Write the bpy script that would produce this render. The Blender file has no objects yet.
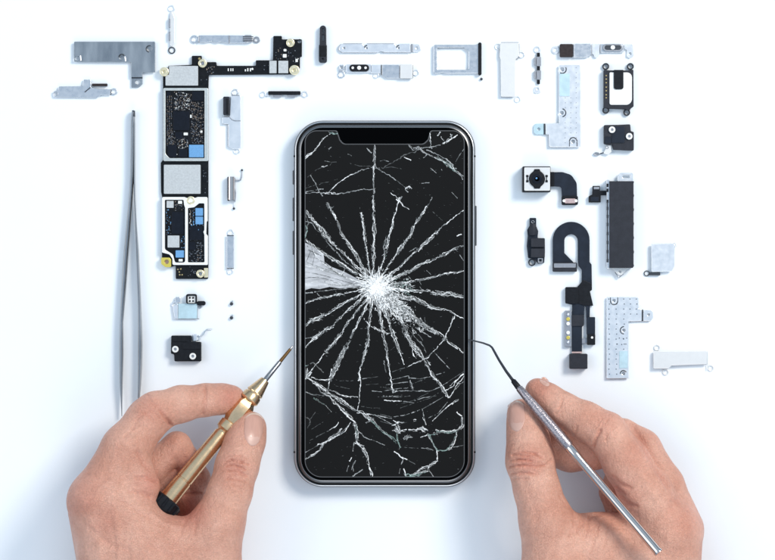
import bpy, bmesh, math, random
import numpy as np
from mathutils import Vector
from mathutils.bvhtree import BVHTree

random.seed(7)
S = 0.00039            # metres per unit of the layout (about 0.4 mm)
H = 2600.0             # camera height in layout units
sc = bpy.context.scene
C = sc.collection

# ------------------------------------------------------------------ materials
def new_mat(name):
    m = bpy.data.materials.new(name); m.use_nodes = True
    nt = m.node_tree
    return m, nt, nt.nodes['Principled BSDF']

def mat(name, col, rough=.5, metal=0., var=0.0, vscale=900., bump=0., bscale=4000., spec=.5, coat=0., stretch=None, rvar=0.):
    m, nt, b = new_mat(name)
    b.inputs['Base Color'].default_value = (*col, 1)
    b.inputs['Roughness'].default_value = rough
    b.inputs['Metallic'].default_value = metal
    b.inputs['Specular IOR Level'].default_value = spec
    b.inputs['Coat Weight'].default_value = coat
    tc = nt.nodes.new('ShaderNodeTexCoord'); mp = nt.nodes.new('ShaderNodeMapping')
    nt.links.new(tc.outputs['Object'], mp.inputs['Vector'])
    if stretch: mp.inputs['Scale'].default_value = stretch
    if var or rvar:
        n = nt.nodes.new('ShaderNodeTexNoise'); n.inputs['Scale'].default_value = vscale
        n.inputs['Detail'].default_value = 5
        nt.links.new(mp.outputs[0], n.inputs['Vector'])
        if var:
            r = nt.nodes.new('ShaderNodeMapRange')
            r.inputs['To Min'].default_value = 1 - var; r.inputs['To Max'].default_value = 1 + var
            r.inputs['From Min'].default_value = .3; r.inputs['From Max'].default_value = .7
            nt.links.new(n.outputs['Fac'], r.inputs['Value'])
            h = nt.nodes.new('ShaderNodeHueSaturation'); h.inputs['Color'].default_value = (*col, 1)
            nt.links.new(r.outputs[0], h.inputs['Value']); nt.links.new(h.outputs[0], b.inputs['Base Color'])
        if rvar:
            r = nt.nodes.new('ShaderNodeMapRange')
            r.inputs['To Min'].default_value = rough - rvar; r.inputs['To Max'].default_value = rough + rvar
            r.inputs['From Min'].default_value = .3; r.inputs['From Max'].default_value = .7
            nt.links.new(n.outputs['Fac'], r.inputs['Value']); nt.links.new(r.outputs[0], b.inputs['Roughness'])
    if bump:
        n2 = nt.nodes.new('ShaderNodeTexNoise'); n2.inputs['Scale'].default_value = bscale; n2.inputs['Detail'].default_value = 4
        nt.links.new(mp.outputs[0], n2.inputs['Vector'])
        bp = nt.nodes.new('ShaderNodeBump'); bp.inputs['Strength'].default_value = bump; bp.inputs['Distance'].default_value = S
        nt.links.new(n2.outputs['Fac'], bp.inputs['Height']); nt.links.new(bp.outputs[0], b.inputs['Normal'])
    return m

M = dict(
    table=mat('table_white', (.835, .87, .905), .6, var=.006, vscale=40, bump=.03, bscale=1500, spec=.15),
    steel=mat('steel', (.68, .69, .71), .30, 1, var=.025, vscale=700, bump=.05, bscale=2500, rvar=.06),
    pale=mat('pale_nickel', (.82, .83, .85), .34, .85, var=.02, vscale=500, bump=.04, bscale=2500, rvar=.05),
    cream=mat('warm_nickel', (.80, .785, .765), .42, .7, var=.02, vscale=500, bump=.06, bscale=2500),
    dark_steel=mat('grey_steel', (.30, .33, .36), .38, 1, var=.16, vscale=260, bump=.15, bscale=3000, stretch=(1, .25, 1), rvar=.08),
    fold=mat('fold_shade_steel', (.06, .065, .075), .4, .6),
    mid=mat('mid_grey_metal', (.36, .37, .40), .4, .9, var=.1, bump=.1),
    black=mat('black_plastic', (.008, .009, .012), .42, spec=.2, var=.3, bump=.12, bscale=3500),
    navy=mat('dark_flex', (.012, .017, .028), .38, spec=.25, var=.25, vscale=300, bump=.1, bscale=2500),
    slate=mat('slate_polymer', (.022, .024, .032), .5, spec=.25, var=.15, vscale=500, bump=.15, bscale=3500),
    brown=mat('brown_foam', (.035, .027, .027), .7, spec=.2, var=.2, bump=.3),
    pcb=mat('black_circuit_board', (.006, .007, .009), .35, spec=.2, var=.3, bump=.15, bscale=2500),
    sticker=mat('grey_shield_sticker', (.50, .52, .53), .55, .25, var=.10, vscale=1500, bump=.25, bscale=5000),
    shield=mat('silver_shield', (.60, .62, .60), .4, .7, var=.08, bump=.1),
    white=mat('white_paint', (.80, .80, .78), .4, var=.02),
    gold=mat('gold_contact', (.55, .42, .20), .3, .9, var=.1),
    palegold=mat('pale_gold_ring', (.86, .76, .52), .33, .8, var=.08),
    yellow=mat('yellow_ring', (.62, .52, .10), .4, .3),
    blue=mat('blue_chip', (.13, .32, .58), .45, var=.12, vscale=2500, bump=.1),
    iron=mat('dark_chip', (.006, .008, .014), .3, spec=.2, var=.2, bump=.05),
    comp=mat('tan_component', (.20, .16, .13), .5, var=.3, vscale=3000),
    compg=mat('grey_component', (.15, .165, .19), .4, .5, var=.3, vscale=3000),
    compw=mat('white_component', (.75, .75, .72), .4),
    pink=mat('pink_connector', (.62, .44, .42), .4, .3, var=.1),
    ice=mat('ice_blue_film', (.50, .66, .72), .4, .3, var=.1, vscale=400, bump=.08),
    brass=mat('brass', (.74, .52, .31), .27, 1, var=.03, vscale=500, bump=.03, bscale=4000, rvar=.03),
    brass_d=mat('brass_groove', (.22, .12, .05), .4, 1),
    chrome=mat('polished_steel', (.62, .55, .52), .12, 1, bump=.02),
    toolsteel=mat('tool_steel', (.36, .36, .37), .25, 1, var=.1),
    tweez=mat('tweezer_steel', (.36, .362, .37), .22, 1, var=.18, vscale=300, bump=.08, stretch=(1, .2, 1)),
    frame=mat('phone_steel', (.66, .66, .67), .3, 1),
    frame_shaded=mat('phone_steel_shaded', (.10, .10, .105), .35, 1),  # same steel, darkened: dark reflections painted into side walls and buttons
    band_highlight=mat('phone_steel_highlight', (.20, .20, .203), .34, 1),  # grey that paints the highlight line of the polished steel edge
    gasket=mat('black_gasket', (.004, .004, .004), .5, spec=.2),
    bezel=mat('black_bezel', (.0006, .0006, .0007), .22, spec=.03),
    display=mat('dead_display', (.0105, .0105, .0107), .5, spec=.03),
    edge=mat('display_edge', (.07, .07, .072), .4),
    ck1=mat('crack_white', (.90, .90, .89), .5, var=.1, vscale=2500),
    ckh=mat('crack_haze', (.075, .078, .078), .5, var=.5, vscale=2500),
    ck2=mat('crack_grey', (.34, .35, .35), .5, var=.3, vscale=2500),
    ck3=mat('crack_dim', (.11, .115, .115), .5, var=.3, vscale=2500),
    ckg=mat('crack_green', (.26, .36, .33), .35, var=.35, vscale=1200),
    shard=mat('shard_grey', (.46, .46, .475), .25, var=.38, vscale=170, bump=.35, bscale=700, stretch=(1, 2.6, 1)),
)

# knurled steel
def knurl():
    m, nt, b = new_mat('knurled_steel')
    b.inputs['Metallic'].default_value = 1; b.inputs['Roughness'].default_value = .36
    tc = nt.nodes.new('ShaderNodeTexCoord'); v = nt.nodes.new('ShaderNodeTexVoronoi'); v.inputs['Scale'].default_value = 2300
    nt.links.new(tc.outputs['Object'], v.inputs['Vector'])
    cr = nt.nodes.new('ShaderNodeValToRGB')
    cr.color_ramp.elements[0].color = (.56, .52, .54, 1); cr.color_ramp.elements[1].color = (.26, .23, .25, 1)
    cr.color_ramp.elements[1].position = .75
    nt.links.new(v.outputs['Distance'], cr.inputs[0]); nt.links.new(cr.outputs[0], b.inputs['Base Color'])
    bp = nt.nodes.new('ShaderNodeBump'); bp.inputs['Strength'].default_value = .35; bp.inputs['Distance'].default_value = S * .5; bp.invert = True
    nt.links.new(v.outputs['Distance'], bp.inputs['Height']); nt.links.new(bp.outputs[0], b.inputs['Normal'])
    return m
M['knurl'] = knurl()

def skin():
    m, nt, b = new_mat('skin')
    N = nt.nodes.new; L = nt.links.new
    tc = N('ShaderNodeTexCoord')
    def noise(scale, det=4, stretch=None, rough=.5):
        n = N('ShaderNodeTexNoise'); n.inputs['Scale'].default_value = scale; n.inputs['Detail'].default_value = det
        n.inputs['Roughness'].default_value = rough
        if stretch:
            mp = N('ShaderNodeMapping'); mp.inputs['Scale'].default_value = stretch
            mp.inputs['Rotation'].default_value = (0, 0, .6)
            L(tc.outputs['Object'], mp.inputs[0]); L(mp.outputs[0], n.inputs['Vector'])
        else: L(tc.outputs['Object'], n.inputs['Vector'])
        return n
    big = noise(85, 3)
    cr = N('ShaderNodeValToRGB')
    cr.color_ramp.elements[0].position = .32; cr.color_ramp.elements[1].position = .68
    cr.color_ramp.elements[0].color = (.60, .285, .20, 1); cr.color_ramp.elements[1].color = (.735, .405, .30, 1)
    L(big.outputs['Fac'], cr.inputs[0])
    at = N('ShaderNodeAttribute'); at.attribute_name = 'flush'
    mx = N('ShaderNodeMix'); mx.data_type = 'RGBA'
    L(at.outputs['Fac'], mx.inputs['Factor']); L(cr.outputs[0], mx.inputs['A']); mx.inputs['B'].default_value = (.55, .165, .115, 1)
    fine = noise(900, 6, None, .65)
    r = N('ShaderNodeMapRange'); r.inputs['From Min'].default_value = .3; r.inputs['From Max'].default_value = .7
    r.inputs['To Min'].default_value = .87; r.inputs['To Max'].default_value = 1.10
    L(fine.outputs['Fac'], r.inputs['Value'])
    h = N('ShaderNodeHueSaturation'); L(mx.outputs['Result'], h.inputs['Color']); L(r.outputs[0], h.inputs['Value'])
    L(h.outputs[0], b.inputs['Base Color'])
    b.inputs['Roughness'].default_value = .43; b.inputs['Specular IOR Level'].default_value = .4
    b.inputs["Subsurface Weight"].default_value = .12
    b.inputs['Subsurface Radius'].default_value = (1, .35, .2); b.inputs['Subsurface Scale'].default_value = .0022
    # skin relief: fine net of lines + elongated wrinkles + pores
    v = N('ShaderNodeTexVoronoi'); v.feature = 'DISTANCE_TO_EDGE'; v.inputs['Scale'].default_value = 1250
    wv = noise(350, 3)
    vm = N('ShaderNodeVectorMath'); vm.operation = 'MULTIPLY_ADD'
    L(wv.outputs['Color'], vm.inputs[0]); vm.inputs[1].default_value = (.0009,) * 3; L(tc.outputs['Object'], vm.inputs[2])
    L(vm.outputs[0], v.inputs['Vector'])
    vr = N('ShaderNodeMapRange'); vr.inputs['From Max'].default_value = .12; vr.inputs['To Max'].default_value = 1
    L(v.outputs['Distance'], vr.inputs['Value'])
    wr = noise(420, 6, (1, .35, 1), .62)
    a = N('ShaderNodeMath'); a.operation = 'MULTIPLY_ADD'; L(vr.outputs[0], a.inputs[0]); a.inputs[1].default_value = .13
    L(wr.outputs['Fac'], a.inputs[2])
    a2 = N('ShaderNodeMath'); a2.operation = 'MULTIPLY_ADD'; L(fine.outputs['Fac'], a2.inputs[0]); a2.inputs[1].default_value = .5
    L(a.outputs[0], a2.inputs[2])
    bp = N('ShaderNodeBump'); bp.inputs['Strength'].default_value = 1.0; bp.inputs['Distance'].default_value = S * 1.9
    L(a2.outputs[0], bp.inputs['Height']); L(bp.outputs[0], b.inputs['Normal'])
    return m
M['skin'] = skin()
M['nail'] = mat('fingernail', (.57, .32, .25), .28, var=.05, vscale=300, bump=.08, bscale=900, coat=.2, stretch=(3, .4, 1))
M['lunula'] = mat('nail_lunula', (.61, .38, .31), .38)
M['nail_tip'] = mat('nail_free_edge', (.72, .56, .46), .3)

# ------------------------------------------------------------------ geometry helpers
_n = [0]
def jit():
    _n[0] += 1
    return (_n[0] % 23) * .011

def xf(p, o=(0, 0)):                       # layout (x right, y down, z up) -> metres
    return ((p[0] - o[0]) * S, (o[1] - p[1]) * S, p[2] * S)

def rect(x0, y0, x1, y1, r=0):
    p = [(x0, y0), (x1, y0), (x1, y1), (x0, y1)]
    return fil(p, r) if r else p

def fil(pts, r, seg=4):
    """round the corners of a polygon; r number or list"""
    n = len(pts); out = []
    for i in range(n):
        ri = r[i] if isinstance(r, (list, tuple)) else r
        p = Vector(pts[i]); a = Vector(pts[i - 1]) - p; b = Vector(pts[(i + 1) % n]) - p
        if ri <= 0 or a.length < 1e-6 or b.length < 1e-6: out.append(tuple(p)); continue
        ang = a.angle(b)
        if ang > 3.0: out.append(tuple(p)); continue
        d = min(ri / math.tan(ang / 2), a.length * .49, b.length * .49); rr_ = d * math.tan(ang / 2)
        a.normalize(); b.normalize()
        c = p + (a + b).normalized() * (rr_ / math.sin(ang / 2))
        s = p + a * d; e = p + b * d
        a0 = math.atan2(s.y - c.y, s.x - c.x); a1 = math.atan2(e.y - c.y, e.x - c.x)
        da = (a1 - a0 + math.pi) % (2 * math.pi) - math.pi
        k = seg if rr_ < 6 else seg * 3
        for j in range(k + 1):
            t = a0 + da * j / k
            out.append((c.x + rr_ * math.cos(t), c.y + rr_ * math.sin(t)))
    return out

def circ(x, y, r, n=20, ry=None):
    ry = ry or r
    return [(x + r * math.cos(2 * math.pi * i / n), y + ry * math.sin(2 * math.pi * i / n)) for i in range(n)]

class MB:
    """collects shapes, builds ONE mesh object"""
    def __init__(s): s.v = []; s.f = []; s.mi = []; s.ms = []; s.sm = []
    def m(s, key):
        if key not in s.ms: s.ms.append(key)
        return s.ms.index(key)
    def add(s, vs, fs, key, smooth=False):
        o = len(s.v); s.v += vs
        for f in fs: s.f.append([i + o for i in f])
        s.mi += [s.m(key)] * len(fs); s.sm += [smooth] * len(fs)
        return s
    def prism(s, pts, z0, z1, key, holes=(), bev=.3):
        hh = []
        for hl in holes:       # small screw holes a touch wider so the table shows through
            cx_ = sum(p[0] for p in hl) / len(hl); cy_ = sum(p[1] for p in hl) / len(hl)
            wd = max(p[0] for p in hl) - min(p[0] for p in hl)
            k_ = 1.3 if wd < 4.2 and z1 < 5 and len(hl) > 8 else 1
            hh.append([(cx_ + (p[0] - cx_) * k_, cy_ + (p[1] - cy_) * k_) for p in hl])
        holes = hh
        z1 += jit(); h = (z1 - z0) / 2; bev = min(bev, h * .9)
        cu = bpy.data.curves.new('t', 'CURVE'); cu.dimensions = '2D'; cu.fill_mode = 'BOTH'
        for loop in [pts] + list(holes):
            sp = cu.splines.new('POLY'); sp.points.add(len(loop) - 1)
            for p, q in zip(sp.points, loop): p.co = (q[0], -q[1], 0, 1)
            sp.use_cyclic_u = True
        cu.extrude = h - bev; cu.bevel_depth = bev; cu.offset = -bev; cu.bevel_resolution = 1
        o = bpy.data.objects.new('t', cu); me = o.to_mesh()
        vs = [(v.co.x, -v.co.y, v.co.z + z0 + h) for v in me.vertices]
        fs = [list(reversed(p.vertices)) for p in me.polygons]
        o.to_mesh_clear(); bpy.data.objects.remove(o); bpy.data.curves.remove(cu)
        # mirrored twice (photo y is down), keep winding as is
        return s.add(vs, [list(reversed(f)) for f in fs], key)
    def box(s, x0, y0, x1, y1, z0, z1, key, r=.4, bev=.25): return s.prism(rect(x0, y0, x1, y1, r), z0, z1, key, bev=bev)
    def ring(s, x, y, r, hr, z0, z1, key, bev=.2):
        if z1 < 2.7: z0, z1 = .15, min(z1, 1.1); hr = min(hr * 1.12, r - .9)
        return s.prism(circ(x, y, r), z0, z1, key, [circ(x, y, hr)], bev)
    def disc(s, x, y, r, z0, z1, key, bev=.2): return s.prism(circ(x, y, r), z0, z1, key, bev=bev)
    def sweep(s, path, radii, key, n=16, cap=True, prof=None):
        """round (or prof) section swept along 3d path"""
        P = [Vector((p[0], -p[1], p[2])) for p in path]; vs = []; fs = []
        up = Vector((0, 0, 1))
        for i, p in enumerate(P):
            j = 1
            while i + j < len(P) and (P[i + j] - p).length < 1e-6: j += 1
            k = 1
            while i - k >= 0 and (P[i - k] - p).length < 1e-6: k += 1
            a = P[i - k] if i - k >= 0 else p; b = P[i + j] if i + j < len(P) else p
            t = (b - a).normalized()
            u = t.cross(up)
            u = u.normalized() if u.length > 1e-3 else Vector((1, 0, 0))
            w = u.cross(t).normalized()
            r = radii[i]
            ru, rw = (r if isinstance(r, (tuple, list)) else (r, r))
            for q in range(n):
                an = 2 * math.pi * q / n
                v = p + u * ru * math.cos(an) + w * rw * math.sin(an)
                vs.append((v.x, -v.y, v.z))
        for i in range(len(P) - 1):
            for q in range(n):
                fs.append([i * n + q, i * n + (q + 1) % n, (i + 1) * n + (q + 1) % n, (i + 1) * n + q])
        if cap: fs += [list(range(n))[::-1], [(len(P) - 1) * n + q for q in range(n)]]
        return s.add(vs, fs, key, True)
    def build(s, name, parent=None, o=(0, 0), label=None, fix=True, sharp=35):
        me = bpy.data.meshes.new(name)
        me.from_pydata([xf(p, o) for p in s.v], [], s.f)
        for k in s.ms: me.materials.append(M[k])
        me.polygons.foreach_set('material_index', s.mi); me.polygons.foreach_set('use_smooth', s.sm)
        if fix:
            bm = bmesh.new(); bm.from_mesh(me); bmesh.ops.recalc_face_normals(bm, faces=bm.faces); bm.to_mesh(me); bm.free()
        if any(s.sm):
            try: me.set_sharp_from_angle(angle=math.radians(sharp))
            except Exception: pass
        ob = bpy.data.objects.new(name, me); C.objects.link(ob)
        if parent: ob.parent = parent
        if label: ob['label'] = label
        return ob

class Thing:
    def __init__(s, name, label, cat, x, y, group=None, z=0):
        s.o = (x, y); e = bpy.data.objects.new(name, None); C.objects.link(e)
        e.empty_display_size = .004; e.location = ((x - 387.5) * S, (280 - y) * S, z)
        e['label'] = label; e['category'] = cat
        if group: e['group'] = group
        s.e = e
    def part(s, name, mb, label=None, **k): return mb.build(name, s.e, s.o, label, **k)
    def sub(s, name, mb, par, label=None, **k): return mb.build(name, par, s.o, label, **k)

# ------------------------------------------------------------------ table
tb = MB(); tb.prism(rect(-900, -900, 1700, 1500, 0), -12, -.25, 'table', bev=.5)
t = tb.build('tabletop', None, (387.5, 280)); t['kind'] = 'structure'

BR = 'small metal brackets laid out round the phone'
# ------------------------------------------------------------------ phone
def offset_round(x0, y0, x1, y1, r, d, n=14):
    """rounded rectangle loop inset by d, constant vertex count"""
    r = max(r - d, .5); x0 += d; y0 += d; x1 -= d; y1 -= d; out = []
    for cx, cy, a in ((x1 - r, y0 + r, -90), (x1 - r, y1 - r, 0), (x0 + r, y1 - r, 90), (x0 + r, y0 + r, 180)):
        for i in range(n + 1):
            t_ = math.radians(a + 90 * i / n); out.append((cx + r * math.cos(t_), cy + r * math.sin(t_)))
    return out
def loft(mb, rings, key, box, r, close_top=False, close_bot=False):
    vs = []; fs = []; n = None
    for d, z in rings:
        l = offset_round(*box, r, d); n = len(l); vs += [(x, y, z) for x, y in l]
    for i in range(len(rings) - 1):
        for q in range(n): fs.append([i * n + q, i * n + (q + 1) % n, (i + 1) * n + (q + 1) % n, (i + 1) * n + q])
    if close_top: fs.append([(len(rings) - 1) * n + q for q in range(n)])
    if close_bot: fs.append(list(range(n)))
    mb.add(vs, fs, key, True)

PB = (294.3, 121.3, 474.9, 486.2)
ph = Thing('smartphone', 'black smartphone with a shattered screen lying in the middle of the white table', 'phone', 384.6, 304)
fr = MB()
loft(fr, [(2.5, 1.0), (1.2, 1.6), (.35, 4), (0, 8), (0, 12), (.3, 15), (.7, 16.8), (1.2, 17.7)], 'frame_shaded', PB, 29, close_bot=True)
loft(fr, [(1.2, 17.7), (1.6, 18.2), (2.0, 18.45), (2.4, 18.5), (2.5, 17.5)], 'frame', PB, 29)
loft(fr, [(2.5, 17.5), (4.4, 17.5)], 'gasket', PB, 29)
fr_o = ph.part('frame', fr, fix=False)
ib = MB()
loft(ib, [(4.4, 17.4), (4.5, 18.9), (4.9, 19.6), (5.7, 20.3), (6.7, 20.9), (7.5, 21.1)], 'band_highlight', PB, 29)
ph.part('edge_highlight_band', ib, fix=False)  # ring shaped to stand in for the steel edge's highlight
gl = MB()
loft(gl, [(7.5, 21.05), (9, 21.2)], 'bezel', PB, 29, close_top=True)
gl_o = ph.part('front_glass', gl, fix=False)
def screen_outline(d):
    x0, y0, x1, y1 = 305.4 + d, 131.6 + d, 464.0 - d, 475.8 - d
    pts = [(x0, y0), (337.5 - d, y0), (340.5 - d, y0 + 9), (344 - d, 144.9 + d), (423 + d, 144.9 + d), (427.5 + d, y0 + 9), (430 + d, y0), (x1, y0), (x1, y1), (x0, y1)]
    return fil(pts, [12 - d, 2.5, 3, 6, 6, 3, 2.5, 12 - d, 17 - d, 17 - d], 5)
e_ = MB(); e_.prism(screen_outline(0), 21.0, 21.32, 'edge', [screen_outline(.8)], .02); ph.part('display_rim', e_)
d_ = MB(); d_.prism(screen_outline(.7), 21.0, 21.28, 'display', bev=.02); dis = ph.part('display', d_)
for (x, y0, y1) in ((294.3, 171, 185), (294.3, 198, 221.5), (294.3, 231, 255), (474.9, 206, 246)):
    b = MB(); b.box(x - 1.3, y0, x + 1.3, y1, 8, 13, 'frame_shaded', r=.8, bev=.5); ph.part('side_button', b)
for (x, y) in ((295.4, 157), (473.8, 157), (295.4, 451), (473.8, 451)):
    b = MB(); b.box(x - 1.25, y - .8, x + 1.25, y + .8, 3, 18.1, 'gasket', r=.1, bev=.1); ph.part('antenna_line', b)

# cracks: thin raised slivers of broken glass on the display
ZC = 21.55
def inside(x, y):
    if x < 305.6 or x > 463.8 or y < 131.9 or y > 475.4: return False
    if 338.5 < x < 429 and y < 145.2: return False
    for cx, cy, r, sx, sy in ((317.5, 143.7, 12, -1, -1), (452, 143.7, 12, 1, -1), (322.4, 458.8, 17, -1, 1), (447, 458.8, 17, 1, 1)):
        if (x - cx) * sx > 0 and (y - cy) * sy > 0 and math.hypot(x - cx, y - cy) > r: return False
    return True
ck = MB()
def sliver(p, q, w0, w1, key, z=ZC):
    dx, dy = q[0] - p[0], q[1] - p[1]; l = math.hypot(dx, dy)
    if l < 1e-4: return
    if not (inside(*p) and inside(*q)): return
    nx, ny = -dy / l, dx / l; z = z + random.random() * .25
    w0 *= .5; w1 *= .5
    vs = [(p[0] + nx * w0, p[1] + ny * w0, z - .35), (p[0], p[1], z), (p[0] - nx * w0, p[1] - ny * w0, z - .35),
          (q[0] + nx * w1, q[1] + ny * w1, z - .35), (q[0], q[1], z), (q[0] - nx * w1, q[1] - ny * w1, z - .35)]
    ck.add(vs, [[0, 1, 4, 3], [1, 2, 5, 4]], key)
def resample(pts, st):
    out = []
    for a, b in zip(pts, pts[1:]):
        n = max(1, int(math.hypot(b[0] - a[0], b[1] - a[1]) / st))
        out += [(a[0] + (b[0] - a[0]) * i / n, a[1] + (b[1] - a[1]) * i / n) for i in range(n)]
    return out + [pts[-1]]
def crack(pts, w=1.0, key='ck1', jag=.28, spread=None, gap=0.0, strands=None):
    rnd = random
    w_ = w; spread = w * .55 if spread is None else spread
    ns = strands or (1 if w < 1.0 else 2 if w < 1.5 else 3 if w < 2.1 else 5 if w < 3 else 7)
    P = resample(pts, 1.5)
    n = len(P); ph_ = rnd.uniform(0, 6.28); fr_q = rnd.uniform(.26, .42)
    env = [.22 + .95 * abs(math.sin(ph_ + i * fr_q + .6 * math.sin(i * .13))) for i in range(n)]
    if w >= 1.4 and key != 'ckg':          # cloudy sheared glass between the strands
        for i in range(1, n - 1):
            if rnd.random() < .25: continue
            wh = w * env[i] * 1.5
            sliver(P[i - 1], P[i], wh, wh * rnd.uniform(.7, 1.2), 'ckh' if rnd.random() < .7 else 'ck3', ZC - .15)
    for s_ in range(ns):
        off = 0 if ns == 1 else rnd.uniform(-spread, spread); target = off
        ww = w if ns == 1 else max(.38, w / ns * .72) * (1.6 if s_ == 0 else 1)
        prev = None; pw = ww
        k = 0 if s_ == 0 else int(rnd.random() * n * .3)
        e = n if s_ == 0 else n - int(rnd.random() * n * .3)
        bright = key; 
        for i in range(k, e):
            a = P[max(i - 1, 0)]; b = P[min(i + 1, n - 1)]; dx, dy = b[0] - a[0], b[1] - a[1]; l = math.hypot(dx, dy) or 1
            if rnd.random() < .3: target = rnd.choice((-1, 1, rnd.uniform(-1, 1))) * spread * 1.25 * env[i]
            off += (target - off) * .4
            o = (off if ns > 1 else 0) + rnd.gauss(0, jag * (1 if w > .7 else .4))
            q = (P[i][0] - dy / l * o, P[i][1] + dx / l * o)
            nw = ww * rnd.uniform(.45, 1.5)
            if rnd.random() < .25:
                bright = key if rnd.random() < .62 else ('ck2' if key == 'ck1' else 'ck3')
            if prev and rnd.random() > gap: sliver(prev, q, pw, nw, bright)
            if w > 1.3 and rnd.random() < .34:      # side splinters
                an = math.atan2(dy, dx) + rnd.choice((-1, 1)) * rnd.uniform(.3, .9) + (math.pi if rnd.random() < .5 else 0)
                L_ = rnd.uniform(.8, 2.6)
                sliver(q, (q[0] + L_ * math.cos(an), q[1] + L_ * math.sin(an)), .5, .15, rnd.choice(('ck1', 'ck2', 'ck2')))
            prev = q; pw = nw
def cracks(txt):
    for ln in txt.strip().splitlines():
        h, *pp = ln.split('|'); h = h.split()
        pts = [tuple(float(c) for c in p.split(',')) for p in pp[0].split()]
        w = float(h[0]); key = {'w': 'ck1', 'g': 'ck2', 'd': 'ck3', 'e': 'ckg'}[h[1]]
        crack(pts, w, key, gap=.22 if key == 'ck3' else .04)
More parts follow.
